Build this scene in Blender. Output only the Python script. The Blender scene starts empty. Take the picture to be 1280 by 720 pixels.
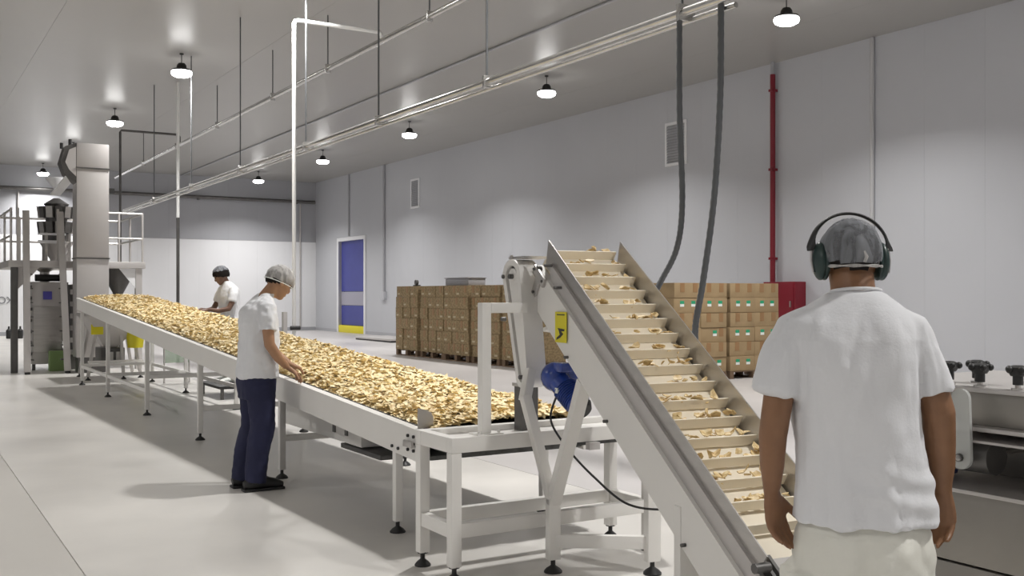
import bpy, bmesh, math, random
import numpy as np
from mathutils import Vector, Matrix, noise
random.seed(7); rng = np.random.default_rng(7)
R = math.radians
SC = bpy.context.scene
COL = SC.collection
# ------------------------------------------------------------------ camera, world, exposure
cam_d = bpy.data.cameras.new('camera'); cam = bpy.data.objects.new('camera', cam_d); COL.objects.link(cam)
cam.location = (0, 0, 1.5); cam.rotation_euler = (R(90), 0, R(-31.26))
cam_d.sensor_width = 36; cam_d.lens = 1285 / 1280 * 36; cam_d.shift_y = 8 / 1280; cam_d.clip_end = 200
SC.camera = cam
w = bpy.data.worlds.new('world'); SC.world = w; w.use_nodes = True
w.node_tree.nodes['Background'].inputs[0].default_value = (0.55, 0.58, 0.62, 1)
w.node_tree.nodes['Background'].inputs[1].default_value = 0.2
SC.view_settings.view_transform = 'Standard'; SC.view_settings.look = 'None'
SC.view_settings.gamma = 1; SC.view_settings.use_curve_mapping = False
SC.view_settings.exposure = 0.0
LAMP_WATTS = 165.0
LAMP_COLOR = (1.0, 0.985, 0.965)

# ------------------------------------------------------------------ materials
def mat(name, col, rough=0.5, metal=0.0, var=0.0, scale=4.0, bump=0.0, bscale=30.0, stretch=None, col2=None,
        emit=None, alpha=None, trans=None, spec=None, coat=None, rvar=0.0, island=False):
    m = bpy.data.materials.new(name); m.use_nodes = True
    nt = m.node_tree; N = nt.nodes; L = nt.links; b = N['Principled BSDF']
    b.inputs['Base Color'].default_value = (*col, 1); b.inputs['Roughness'].default_value = rough
    b.inputs['Metallic'].default_value = metal
    if spec is not None: b.inputs['Specular IOR Level'].default_value = spec
    if coat: b.inputs['Coat Weight'].default_value = coat
    if trans: b.inputs['Transmission Weight'].default_value = trans
    if alpha is not None: b.inputs['Alpha'].default_value = alpha
    tc = N.new('ShaderNodeTexCoord'); mp = N.new('ShaderNodeMapping'); L.new(tc.outputs['Object'], mp.inputs[0])
    if stretch: mp.inputs['Scale'].default_value = stretch
    if var or col2:
        n = N.new('ShaderNodeTexNoise'); n.inputs['Scale'].default_value = scale; n.inputs['Detail'].default_value = 5
        L.new(mp.outputs[0], n.inputs[0])
        r = N.new('ShaderNodeValToRGB'); L.new(n.outputs['Fac'], r.inputs[0])
        if island:
            g = N.new('ShaderNodeNewGeometry'); L.new(g.outputs['Random Per Island'], r.inputs[0])
        c2 = col2 or tuple(c * (1 - var) for c in col)
        r.color_ramp.elements[0].position = 0.32 if not island else 0.0
        r.color_ramp.elements[1].position = 0.68 if not island else 0.55
        r.color_ramp.elements[0].color = (*c2, 1); r.color_ramp.elements[1].color = (*col, 1)
        L.new(r.outputs[0], b.inputs['Base Color'])
        if rvar:
            mr = N.new('ShaderNodeMapRange'); mr.inputs[3].default_value = rough - rvar; mr.inputs[4].default_value = rough + rvar
            L.new(n.outputs['Fac'], mr.inputs[0]); L.new(mr.outputs[0], b.inputs['Roughness'])
    if bump:
        n2 = N.new('ShaderNodeTexNoise'); n2.inputs['Scale'].default_value = bscale; n2.inputs['Detail'].default_value = 4
        L.new(mp.outputs[0], n2.inputs[0])
        bp = N.new('ShaderNodeBump'); bp.inputs['Strength'].default_value = bump; bp.inputs['Distance'].default_value = 0.01
        L.new(n2.outputs['Fac'], bp.inputs['Height']); L.new(bp.outputs[0], b.inputs['Normal'])
    if emit:
        b.inputs['Emission Color'].default_value = (*emit[:3], 1); b.inputs['Emission Strength'].default_value = emit[3]
    return m
M = {}
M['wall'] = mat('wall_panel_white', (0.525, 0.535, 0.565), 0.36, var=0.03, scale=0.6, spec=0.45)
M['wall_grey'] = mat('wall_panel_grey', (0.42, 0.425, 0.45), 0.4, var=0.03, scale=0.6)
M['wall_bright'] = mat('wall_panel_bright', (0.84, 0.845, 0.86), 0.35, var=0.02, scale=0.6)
M['seam'] = mat('panel_joint', (0.50, 0.50, 0.51), 0.6)
M['ceil'] = mat('ceiling_sheet', (0.36, 0.352, 0.335), 0.36, var=0.05, scale=0.35, spec=0.6, bump=0.02, bscale=1.5)
M['floor'] = mat('polished_concrete', (0.73, 0.705, 0.665), 0.32, var=0.22, scale=0.7, rvar=0.1, bump=0.04, bscale=6)
M['floor2'] = mat('polished_concrete_darker', (0.64, 0.615, 0.575), 0.36, var=0.15, scale=0.55, rvar=0.1, bump=0.04, bscale=6)
M['floor3'] = mat('polished_concrete_greyer', (0.60, 0.575, 0.565), 0.34, var=0.15, scale=0.55, rvar=0.1, bump=0.04, bscale=6)
M['steel'] = mat('brushed_stainless', (0.56, 0.54, 0.52), 0.36, 0.85, var=0.12, scale=3, bump=0.05, bscale=60, stretch=(1, 1, 8))
M['steel_worn'] = mat('worn_dull_stainless', (0.36, 0.34, 0.31), 0.42, 0.7, var=0.2, scale=3, bump=0.05, bscale=60)
M['card2'] = mat('printed_cardboard', (0.38, 0.28, 0.15), 0.8, col2=(0.20, 0.145, 0.075), scale=22, bump=0.1, bscale=40)
M['steel_pale'] = mat('matt_stainless', (0.60, 0.575, 0.56), 0.5, 0.55, var=0.06, scale=2)
M['steel_dark'] = mat('dark_steel', (0.16, 0.155, 0.15), 0.45, 0.6, var=0.2, scale=6)
M['galv'] = mat('galvanised_pipe', (0.62, 0.61, 0.59), 0.25, 0.9, var=0.15, scale=5)
M['white'] = mat('white_powder_coat', (0.82, 0.80, 0.765), 0.38, var=0.03, scale=3)
M['whitepipe'] = mat('white_pipe', (0.85, 0.85, 0.84), 0.3)
M['cream'] = mat('cream_belt', (0.90, 0.82, 0.67), 0.5, var=0.05, scale=5)
M['black'] = mat('black_rubber', (0.018, 0.018, 0.018), 0.5)
M['hose'] = mat('grey_corrugated_hose', (0.10, 0.105, 0.11), 0.45)
M['belt_dark'] = mat('dark_modular_belt', (0.10, 0.10, 0.095), 0.55, var=0.5, scale=25)
M['card'] = mat('cardboard', (0.36, 0.255, 0.135), 0.8, var=0.12, scale=5, bump=0.1, bscale=40)
M['label_tan'] = mat('pale_tan_print', (0.50, 0.42, 0.28), 0.6)
M['tape'] = mat('brown_tape', (0.30, 0.17, 0.075), 0.45)
M['green'] = mat('green_print', (0.02, 0.33, 0.16), 0.5)
M['paper'] = mat('white_paper_label', (0.82, 0.84, 0.80), 0.6)
M['wood'] = mat('pallet_wood', (0.20, 0.13, 0.08), 0.8, var=0.3, scale=8)
M['blue_m'] = mat('blue_enamel', (0.02, 0.06, 0.33), 0.25, var=0.3, scale=12, coat=0.5)
M['blue_d'] = mat('blue_door_fabric', (0.06, 0.07, 0.31), 0.5, var=0.1, scale=2)
M['grey_d'] = mat('grey_door_fabric', (0.36, 0.35, 0.42), 0.5)
M['yellow'] = mat('yellow_paint', (0.75, 0.66, 0.02), 0.45)
M['red'] = mat('red_enamel', (0.20, 0.010, 0.022), 0.35)
M['violet'] = mat('violet_display', (0.10, 0.09, 0.45), 0.3)
M['olive'] = mat('green_plastic', (0.22, 0.33, 0.12), 0.5)
M['clear'] = mat('clear_plastic', (0.75, 0.77, 0.75), 0.15, alpha=0.55)
M['greenglass'] = mat('green_tinted_panel', (0.45, 0.56, 0.44), 0.15, alpha=0.55)
M['grey_box'] = mat('grey_plastic', (0.30, 0.30, 0.32), 0.5)
M['chip'] = mat('fried_chip', (0.97, 0.83, 0.52), 0.6, col2=(0.86, 0.66, 0.33), island=True)
M['chip2'] = mat('fried_chip_loose', (0.88, 0.72, 0.42), 0.55, col2=(0.55, 0.36, 0.13), scale=30)
M['crumb'] = mat('chip_bed', (0.90, 0.73, 0.42), 0.7, var=0.15, scale=40)
M['skin'] = mat('skin_brown', (0.27, 0.135, 0.068), 0.5, var=0.18, scale=14, bump=0.08, bscale=90)
M['skin2'] = mat('skin_tan', (0.42, 0.23, 0.13), 0.5, var=0.15, scale=14)
M['skin3'] = mat('skin_dark', (0.17, 0.09, 0.06), 0.5, var=0.15, scale=14)
M['hair'] = mat('black_hair', (0.02, 0.017, 0.016), 0.95, spec=0.05, bump=0.5, bscale=120)
M['shirt'] = mat('white_cotton', (0.74, 0.745, 0.765), 0.9, bump=0.12, bscale=140)
M['trouser_w'] = mat('cream_white_trousers', (0.76, 0.75, 0.68), 0.85, var=0.05, scale=4, bump=0.1, bscale=120)
M['navy'] = mat('navy_cloth', (0.014, 0.016, 0.055), 0.8, var=0.2, scale=6)
M['shoe'] = mat('black_leather', (0.012, 0.012, 0.012), 0.4)
M['muff'] = mat('dark_green_plastic', (0.018, 0.040, 0.036), 0.35)
M['eye'] = mat('dark_eye', (0.02, 0.012, 0.01), 0.2)
M['lens'] = mat('lamp_lens', (1, 1, 1), 0.4, emit=(1.0, 0.99, 0.97, 22.0))
M['letter'] = mat('grey_lettering', (0.25, 0.25, 0.27), 0.5)
# hair net: thin pale mesh with gathered creases, partly see-through
def netmat(name, base, a0, a1):
    m = bpy.data.materials.new(name); m.use_nodes = True; N = m.node_tree.nodes; L = m.node_tree.links; b = N['Principled BSDF']
    b.inputs['Base Color'].default_value = (*base, 1); b.inputs['Roughness'].default_value = 0.85; b.inputs['Specular IOR Level'].default_value = 0.0
    tc = N.new('ShaderNodeTexCoord'); mp = N.new('ShaderNodeMapping'); mp.inputs['Scale'].default_value = (1.6, 1.6, 0.5)
    n = N.new('ShaderNodeTexNoise'); n.inputs['Scale'].default_value = 16; n.inputs['Detail'].default_value = 6; n.inputs['Distortion'].default_value = 1.2
    L.new(tc.outputs['Object'], mp.inputs[0]); L.new(mp.outputs[0], n.inputs[0])
    mr = N.new('ShaderNodeMapRange'); mr.inputs[1].default_value = 0.38; mr.inputs[2].default_value = 0.72
    mr.inputs[3].default_value = a0; mr.inputs[4].default_value = a1
    L.new(n.outputs['Fac'], mr.inputs[0]); L.new(mr.outputs[0], b.inputs['Alpha'])
    return m
M['net'] = netmat('hair_net_mesh', (0.30, 0.31, 0.33), 0.38, 0.88)
M['net2'] = netmat('hair_net_mesh_pale', (0.66, 0.64, 0.62), 0.4, 0.8)

# ------------------------------------------------------------------ builders
class MB:
    def __init__(s, T=None): s.bm = bmesh.new(); s.T = T
    def _add(s, tb, mtx=None):
        if mtx is not None: bmesh.ops.transform(tb, matrix=mtx, verts=tb.verts)
        me = bpy.data.meshes.new('tmp'); tb.to_mesh(me); tb.free(); s.bm.from_mesh(me); bpy.data.meshes.remove(me)
        return s
    def box(s, lo, hi, bev=0.0, mtx=None):
        tb = bmesh.new(); bmesh.ops.create_cube(tb, size=1)
        c = [(a + b) / 2 for a, b in zip(lo, hi)]; d = [abs(b - a) for a, b in zip(lo, hi)]
        bmesh.ops.scale(tb, vec=d, verts=tb.verts); bmesh.ops.translate(tb, vec=c, verts=tb.verts)
        if bev: bmesh.ops.bevel(tb, geom=tb.edges[:], offset=min(bev, min(d) * .45), segments=2, affect='EDGES', profile=.6)
        return s._add(tb, mtx)
    def bar(s, a, b, wx, wy, up=(0, 0, 1), bev=0.0):
        a = Vector(a); b = Vector(b); z = (b - a); L = z.length; z.normalize()
        u = Vector(up)
        if abs(z.dot(u)) > .98: u = Vector((0, 1, 0))
        x = u.cross(z).normalized(); y = z.cross(x)
        m = Matrix((x, y, z)).transposed().to_4x4(); m.translation = a
        return s.box((-wx / 2, -wy / 2, 0), (wx / 2, wy / 2, L), bev, m)
    def cyl(s, a, b, r, n=16, r2=None):
        a = Vector(a); b = Vector(b); z = b - a; L = z.length
        tb = bmesh.new(); bmesh.ops.create_cone(tb, cap_ends=True, segments=n, radius1=r, radius2=r if r2 is None else r2, depth=L)
        m = z.to_track_quat('Z', 'Y').to_matrix().to_4x4(); m.translation = (a + b) / 2
        return s._add(tb, m)
    def ball(s, c, r, n=16, sc=(1, 1, 1), mtx=None):
        tb = bmesh.new(); bmesh.ops.create_uvsphere(tb, u_segments=n, v_segments=max(6, n // 2), radius=r)
        bmesh.ops.scale(tb, vec=sc, verts=tb.verts)
        if mtx is not None: bmesh.ops.transform(tb, matrix=mtx, verts=tb.verts)
        bmesh.ops.translate(tb, vec=c, verts=tb.verts)
        return s._add(tb)
    def rings(s, rings, cap=True):
        vs = [[s.bm.verts.new(p) for p in r] for r in rings]; n = len(vs[0])
        for a, b in zip(vs, vs[1:]):
            for i in range(n): s.bm.faces.new((a[i], a[(i + 1) % n], b[(i + 1) % n], b[i]))
        if cap: s.bm.faces.new(vs[0][::-1]); s.bm.faces.new(vs[-1])
        return s
    def tube(s, pts, rad, n=10, ref=(0.3, 1, 0.2), cap=True):
        pts = [Vector(p) for p in pts]; out = []; ref = Vector(ref)
        for i, p in enumerate(pts):
            t = (pts[min(i + 1, len(pts) - 1)] - pts[max(i - 1, 0)]).normalized()
            u = ref - t * ref.dot(t); u.normalize(); v = t.cross(u)
            r = rad[i] if isinstance(rad, (list, tuple)) else rad
            ru, rv = r if isinstance(r, tuple) else (r, r)
            out.append([p + u * ru * math.cos(2 * math.pi * k / n) + v * rv * math.sin(2 * math.pi * k / n) for k in range(n)])
        return s.rings(out, cap)
    def lathe(s, prof, c=(0, 0, 0), n=20, cap=True):
        c = Vector(c)
        return s.rings([[c + Vector((r * math.cos(2 * math.pi * k / n), r * math.sin(2 * math.pi * k / n), z)) for k in range(n)] for r, z in prof], cap)
    def prism(s, poly, ax, lo, hi):
        # polygon in the plane perpendicular to axis ax (0 x, 1 y, 2 z)
        def P(a, b, h): return [(h, a, b), (a, h, b), (a, b, h)][ax]
        return s.rings([[Vector(P(a, b, h)) for a, b in poly] for h in (lo, hi)])
    def build(s, name, m, parent=None, **kw):
        bmesh.ops.recalc_face_normals(s.bm, faces=s.bm.faces[:])
        if s.T is not None: bmesh.ops.transform(s.bm, matrix=s.T, verts=s.bm.verts)
        me = bpy.data.meshes.new(name); s.bm.to_mesh(me); s.bm.free()
        return link(name, me, m, parent, **kw)
ORI = {}
def link(name, me, m, parent=None, local=False, smooth=True):
    if m: me.materials.append(M[m] if isinstance(m, str) else m)
    if smooth and len(me.polygons):
        me.shade_smooth(); me.set_sharp_from_angle(angle=R(38))
    o = bpy.data.objects.new(name, me); COL.objects.link(o)
    if parent is not None:
        o.parent = parent; org = ORI[parent.name]
        if not local and org.length > 0: me.transform(Matrix.Translation(-org))
        ORI[o.name] = org
    else:
        co = np.empty(len(me.vertices) * 3, dtype=np.float32); me.vertices.foreach_get('co', co); co = co.reshape(-1, 3)
        a, b = co.min(0), co.max(0)
        org = Vector(((a[0] + b[0]) / 2, (a[1] + b[1]) / 2, a[2])) ; org = Vector([float(x) for x in org])
        me.transform(Matrix.Translation(-org)); o.location = org; ORI[o.name] = org
    return o
def tag(o, label=None, cat=None, group=None, kind=None):
    if label: o['label'] = label
    if cat: o['category'] = cat
    if group: o['group'] = group
    if kind: o['kind'] = kind
    return o
def thing(name, label, cat, loc=(0, 0, 0), rotz=0, group=None, local=False):
    o = bpy.data.objects.new(name, None); COL.objects.link(o); o.empty_display_size = .1
    o.location = loc; o.rotation_euler = (0, 0, rotz)
    ORI[o.name] = Vector((0, 0, 0)) if local else Vector(loc)
    return tag(o, label, cat, group)
def dup(root, loc, label, rotz=None, group=None):
    def cp(o, par):
        c = o.copy(); COL.objects.link(c)
        if par: c.parent = par
        for ch in list(o.children): cp(ch, c)
        return c
    kids = list(root.children); r = root.copy(); COL.objects.link(r); r.location = loc
    if rotz is not None: r.rotation_euler = (0, 0, rotz)
    for k in kids: cp(k, r)
    r['label'] = label
    if group: r['group'] = group
    return r
def struct(o): o['kind'] = 'structure'; return o

# ------------------------------------------------------------------ room shell
XW, YB, ZC = 15.4, 41.3, 6.2
XL, YF = -7.0, -8.0
fl = struct(MB().box((XL - .2, YF - .2, -.2), (XW + .2, YB + .2, -.03)).build('floor', 'floor2'))
xs = [XL, .9, 4.6, 8.3, 12.0, XW]
for i, (a, b) in enumerate(zip(xs, xs[1:])):
    MB().box((a + .003, YF, -.03), (b - .003, YB, 0)).build('floor_slab', ('floor2', 'floor', 'floor3', 'floor3', 'floor3')[i], fl)
ce = struct(MB().box((XL - .2, YF - .2, ZC + .02), (XW + .2, YB + .2, ZC + .2)).build('ceiling', 'seam'))
xs = [XL, -4.95, -1.25, 2.45, 6.15, 9.85, 13.55, XW]
for a, b in zip(xs, xs[1:]):
    MB().box((a + .002, YF, ZC), (b - .002, YB, ZC + .02)).build('ceiling_panel', 'ceil', ce)
# right wall with a doorway; panels stand 12 mm proud of the base sheet
DY0, DY1, DZ = 36.1, 38.66, 3.6
wr = struct(MB().box((XW + .012, YF - .2, 0), (XW + .2, DY0, ZC)).box((XW + .012, DY1, 0), (XW + .2, YB + .2, ZC))
            .box((XW + .012, DY0, DZ), (XW + .2, DY1, ZC)).build('wall_right', 'seam'))
y = -8.0
while y < YB - .01:
    y1 = min(y + 1.15, YB); ylo, yhi = y + .001, y1 - .001
    segs = [(ylo, yhi, 0, ZC)]
    if yhi > DY0 and ylo < DY1:
        segs = [(ylo, yhi, DZ, ZC)]
        if ylo < DY0: segs.append((ylo, DY0, 0, DZ))
        if yhi > DY1: segs.append((DY1, yhi, 0, DZ))
    b = MB()
    for s_ in segs: b.box((XW, s_[0], s_[2]), (XW + .012, s_[1], s_[3]))
    b.build('wall_panel', 'wall', wr); y = y1
wb = struct(MB().box((XL - .2, YB + .012, 0), (XW + .2, YB + .2, ZC)).build('wall_back', 'seam'))
x = -7.0
while x < XW - .01:
    x1 = min(x + 1.17, XW)
    MB().box((x + .001, YB - .02, 0), (x1 - .001, YB + .012, 3.68)).build('wall_panel', 'wall_bright', wb)  # whiter below, greyer above: differing panels plus lamp light distribution put into colour
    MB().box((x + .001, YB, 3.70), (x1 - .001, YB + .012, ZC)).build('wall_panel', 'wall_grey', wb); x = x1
struct(MB().box((XL - .2, YF - .2, 0), (XL, YB + .2, ZC)).build('wall_left', 'wall_grey'))
struct(MB().box((XL, YF - .2, 0), (XW, YF, ZC)).build('wall_front', 'wall_grey'))
struct(MB().box((XW - .03, YF, 0), (XW, DY0 - .2, .12)).box((XW - .03, DY1 + .2, 0), (XW, YB, .12)).build('baseboard_right', 'wall_grey'))
struct(MB().box((XL, YB - .05, 0), (XW - .03, YB - .02, .14)).build('baseboard_back', 'wall_grey'))
# door
dr = struct(MB().box((XW - .05, DY0 - .14, 0), (XW + .02, DY0, DZ + .14), .01).box((XW - .05, DY1, 0), (XW + .02, DY1 + .14, DZ + .14), .01)
            .box((XW - .05, DY0, DZ), (XW + .02, DY1, DZ + .14), .01).build('door_1', 'wall_bright'))
for z0, z1, m in ((1.62, 3.6, 'blue_d'), (1.08, 1.6, 'grey_d'), (.3, 1.06, 'blue_d')):
    MB().box((XW + .10, DY0, z0), (XW + .13, DY1, z1)).build('door_curtain_panel', m, dr)
o = MB().box((XW - .02, DY0 - .05, 0), (XW + .12, DY1 + .05, .28), .02).build('threshold_guard', 'yellow', dr); o['label'] = 'yellow bottom guard'
MB().box((XW + .10, DY0, .28), (XW + .12, DY1, .30)).build('edge_seal', 'black', dr)

# ------------------------------------------------------------------ lamps
lamp0 = thing('high_bay_lamp', 'tmp', 'lamp', (0, 0, 5.80), group='round high bay lamps under the ceiling')
b = MB()
b.lathe([(.02, 6.02), (.06, 6.01), (.09, 5.97), (.10, 5.91), (.19, 5.885), (.205, 5.86), (.19, 5.85)], n=24); b.build('housing', 'black', lamp0)
MB().lathe([(.19, 5.852), (.2, 5.82), (.185, 5.78), (.13, 5.75), (.05, 5.742), (.01, 5.741)], n=24).build('lens', 'lens', lamp0)
MB().cyl((0, 0, 6.02), (0, 0, ZC), .008, 8).cyl((0, 0, ZC - .02), (0, 0, ZC), .04, 12).build('suspension_rod', 'black', lamp0)
ld = bpy.data.lights.new('lamp_light', 'AREA'); ld.shape = 'DISK'; ld.size = .34; ld.energy = LAMP_WATTS; ld.color = LAMP_COLOR; ld.spread = R(134)
lo = bpy.data.objects.new('lamp_light', ld); COL.objects.link(lo); lo.parent = lamp0; lo.location = (0, 0, -.065)
A = [(12.1, 4.8, 'round white high bay lamp out of frame above the right-hand machine'),
     (12.1, 11.6, 'largest and brightest high bay lamp, above the red wall pipe'),
     (12.1, 18.5, 'bright high bay lamp left of the wall vent, second in the right-hand row'),
     (12.1, 25.3, 'high bay lamp above the grey pipes, third in the right-hand row'),
     (12.1, 31.8, 'small high bay lamp fourth in the right-hand row, above the blue door'),
     (12.1, 38.6, 'farthest high bay lamp of the right-hand row, nearest the back wall corner'),
     (4.95, 13.9, 'high bay lamp cut by the top edge of the picture above the tall white pipe'),
     (4.9, 20.5, 'bright high bay lamp above the vertical white pipe at left'),
     (4.9, 27.4, 'high bay lamp between the steel tower and the upper pipe run'),
     (4.75, 40.2, 'farthest high bay lamp left of the steel tower'),
     (4.9, 34.2, 'high bay lamp hidden behind the steel tower')]
for X in (4.9, 12.1):
    for Y in (-5.5, 0.2, 6.9):
        if X == 12.1 and Y > 0: continue
        A.append((X, Y, 'high bay lamp outside the picture, over the near part of the hall'))
for Y in (-5.5, 1.0, 7.8, 14.6, 21.4): A.append((-4.6, Y, 'high bay lamp outside the picture, in the row beyond the left edge'))
for i, (x, y, lb) in enumerate(A):
    if i == 0: lamp0.location = (x, y, 5.8); lamp0['label'] = lb
    else: dup(lamp0, (x, y, 5.8), lb)

# ------------------------------------------------------------------ overhead pipes, wall services
def pipe_run(name, X, Z, y0, y1, r, rods, label, mtl='galv', two=False):
    t = thing(name, label, 'pipe', (X, y0, Z))
    MB().cyl((X, y0, Z), (X, y1, Z), r, 12).build('pipe', mtl, t)
    if two: MB().cyl((X + .07, y0, Z - .05), (X + .07, y1, Z - .05), r * .7, 10).build('pipe', mtl, t)
    for yy in rods:
        MB().cyl((X, yy, Z + r), (X, yy, ZC), .011, 6).build('hanger_rod', 'hose', t)
        MB().box((X - .045, yy - .02, Z - r - .03), (X + .045 + (.07 if two else 0), yy + .02, Z + r + .03), .005).build('clamp', 'galv', t)
    return t
pipe_run('overhead_pipe', 6.33, 5.3, 11.0, 35.3, .045, [12.6, 16.4, 19.3, 23.2, 27.0, 31.0], 'upper overhead steel pipe running from the top centre down to the steel tower')
pipe_run('overhead_pipe', 5.11, 3.62, 5.45, 27.4, .032, [5.95, 8.9, 11.55, 14.1, 17.3, 20.6, 23.9], 'lower overhead pair of steel pipes carrying the two black hoses', two=True)
# conduit on the ceiling
tag(MB().cyl((9.85, 9, ZC - .03), (9.85, YB, ZC - .03), .025, 8).build('ceiling_conduit', 'wall_grey'), 'thin grey conduit fixed along the ceiling between the lamp rows', 'conduit')
# drops
t = thing('drop_pipe', 'tall white drop pipe with a horizontal arm from the upper overhead pipe', 'pipe', (4.97, 14.2, 0))
MB().tube([(4.97, 14.2, 0), (4.97, 14.2, 5.38), (4.99, 14.2, 5.42), (5.03, 14.2, 5.43), (6.27, 14.2, 5.43), (6.31, 14.2, 5.42), (6.33, 14.2, 5.38), (6.33, 14.2, 5.32)], .028, 12).build('pipe', 'whitepipe', t)
MB().cyl((4.97, 14.2, 0), (4.97, 14.2, .03), .07, 12).build('floor_flange', 'steel', t)
MB().cyl((4.9, 14.15, 1.02), (5.04, 14.15, 1.02), .03, 10).build('valve_knob', 'black', t)
tag(MB().box((4.80, 14.16, 0), (4.86, 14.24, 1.25), .008).build('short_post', 'steel_pale'), 'short grey post beside the foot of the tall white drop pipe', 'post')
t = thing('drop_pipe', 'dark drop pipe with a horizontal arm beside the steel tower', 'pipe', (4.9, 26.7, 0))
MB().tube([(4.9, 26.7, 0), (4.9, 26.7, 5.5), (4.92, 26.7, 5.55), (6.30, 26.7, 5.55), (6.33, 26.7, 5.5), (6.33, 26.7, 5.33)], .03, 10).build('pipe', 'steel_dark', t)
MB().cyl((4.9, 26.7, 0), (4.9, 26.7, .03), .06, 10).build('floor_flange', 'steel', t)
t = thing('drop_pipe', 'straight vertical pipe from the ceiling down behind the chips, below the left lamp', 'pipe', (5.49, 23.3, 0))
MB().cyl((5.49, 23.3, 0), (5.49, 23.3, 3.2), .035, 10).build('lower_pipe', 'steel_dark', t)
MB().cyl((5.49, 23.3, 3.2), (5.49, 23.3, ZC), .035, 10).build('upper_pipe', 'whitepipe', t)
# back wall pipe and risers
t = thing('wall_pipe', 'long horizontal dark pipe high on the back wall', 'pipe', (9.4, YB - .2, 5.30))
MB().cyl((-6, YB - .2, 5.35), (XW - .1, YB - .2, 5.35), .07, 10).build('pipe', 'steel_dark', t)
for xx in (2.5, 6.5, 10.5, 14.5): MB().box((xx - .03, YB - .25, 5.25), (xx + .03, YB, 5.40)).build('bracket', 'steel_dark', t)
for X, Z0, lb in ((4.05, 3.0, 'thin dark riser pipe on the back wall at far left'), (14.7, 0, 'thin grey riser in the far right corner of the back wall')):
    tag(MB().cyl((X, YB - .06, max(Z0, .14)), (X, YB - .06, 5.26), .03, 8).build('wall_conduit', 'steel_pale'), lb, 'conduit')
# conduits on right wall
def conduit(Y, z0, z1, r, lb, m='wall_grey', box=None):
    t = thing('wall_conduit', lb, 'conduit', (XW - .05, Y, z0))
    MB().cyl((XW - .04, Y, z0), (XW - .04, Y, z1), r, 8).build('tube', m, t)
    if box: MB().box((XW - .12, Y - box[0] / 2, z0 - box[1]), (XW, Y + box[0] / 2, z0), .01).build('junction_box', 'wall', t)
conduit(37.58, 3.78, 6.19, .03, 'thin conduit running up the wall above the blue door')
conduit(34.25, 1.6, 6.19, .045, 'thin conduit with a switch box between blue door and carton pallets', box=(.3, .3))
conduit(12.63, 1.0, 6.19, .04, 'grey conduit on the wall above the head of the nearest worker', m='seam')
t = thing('fire_pipe', 'dark red vertical fire pipe on the right wall', 'pipe', (XW - .09, 15.05, 1.75))
MB().cyl((XW - .09, 15.05, 1.75), (XW - .09, 15.05, 5.95), .055, 12).build('pipe', 'red', t)
for z in (2.2, 4.0, 5.6): MB().box((XW - .16, 15.0, z), (XW, 15.1, z + .05)).build('bracket', 'red', t)
MB().cyl((XW - .09, 15.05, 5.95), (XW - .09, 15.05, ZC), .045, 12).build('upper_sleeve', 'wall_grey', t)
t = thing('hose_cabinet', 'red fire hose cabinet behind the right-hand cartons', 'cabinet', (XW - .15, 14.65, .85))
MB().box((XW - .3, 14.25, .85), (XW, 15.1, 1.75), .01).build('body', 'red', t)
MB().box((XW - .315, 14.29, .89), (XW - .3, 15.06, 1.71), .004).build('door', 'red', t)
MB().box((XW - .335, 14.34, 1.25), (XW - .315, 14.37, 1.37)).build('handle', 'steel', t)
for Y0, Y1, lb in ((31.4, 32.05, 'small grey louvred wall vent near the blue door'), (17.76, 18.5, 'grey louvred wall vent behind the hoses')):
    t = thing('wall_vent', lb, 'vent', (XW, (Y0 + Y1) / 2, 4.45), group='wall vents')
    z0, z1 = 4.45, 5.45; f_ = .06
    MB().box((XW - .03, Y0, z0), (XW, Y0 + f_, z1)).box((XW - .03, Y1 - f_, z0), (XW, Y1, z1)).box((XW - .03, Y0 + f_, z0), (XW, Y1 - f_, z0 + f_)).box((XW - .03, Y0 + f_, z1 - f_), (XW, Y1 - f_, z1)).build('frame', 'wall_bright', t)
    n_ = 14
    for k in range(n_):
        zz = z0 + f_ + (z1 - z0 - 2 * f_) * (k + .5) / n_
        mm = Matrix.Translation((XW - .014, (Y0 + Y1) / 2, zz)) @ Matrix.Rotation(R(35), 4, 'Y')
        MB().box((-.002, -(Y1 - Y0) / 2 + f_, -.028), (.002, (Y1 - Y0) / 2 - f_, .028), 0, mm).build('slat', 'wall_grey', t)
# lettering on the back wall
cu = bpy.data.curves.new('wall_lettering', 'FONT'); cu.body = 'OX'; cu.size = .36; cu.extrude = .006
tmpo = bpy.data.objects.new('tmp_text', cu); COL.objects.link(tmpo); bpy.context.view_layer.update()
me = bpy.data.meshes.new_from_object(tmpo.evaluated_get(bpy.context.evaluated_depsgraph_get())); bpy.data.objects.remove(tmpo)
me.transform(Matrix.Translation((3.36, YB - .03, 1.17)) @ Matrix.Rotation(R(90), 4, 'X'))
tag(link('wall_lettering', me, 'letter', smooth=False), 'grey letters on the back wall at the left edge', 'lettering')

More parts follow.
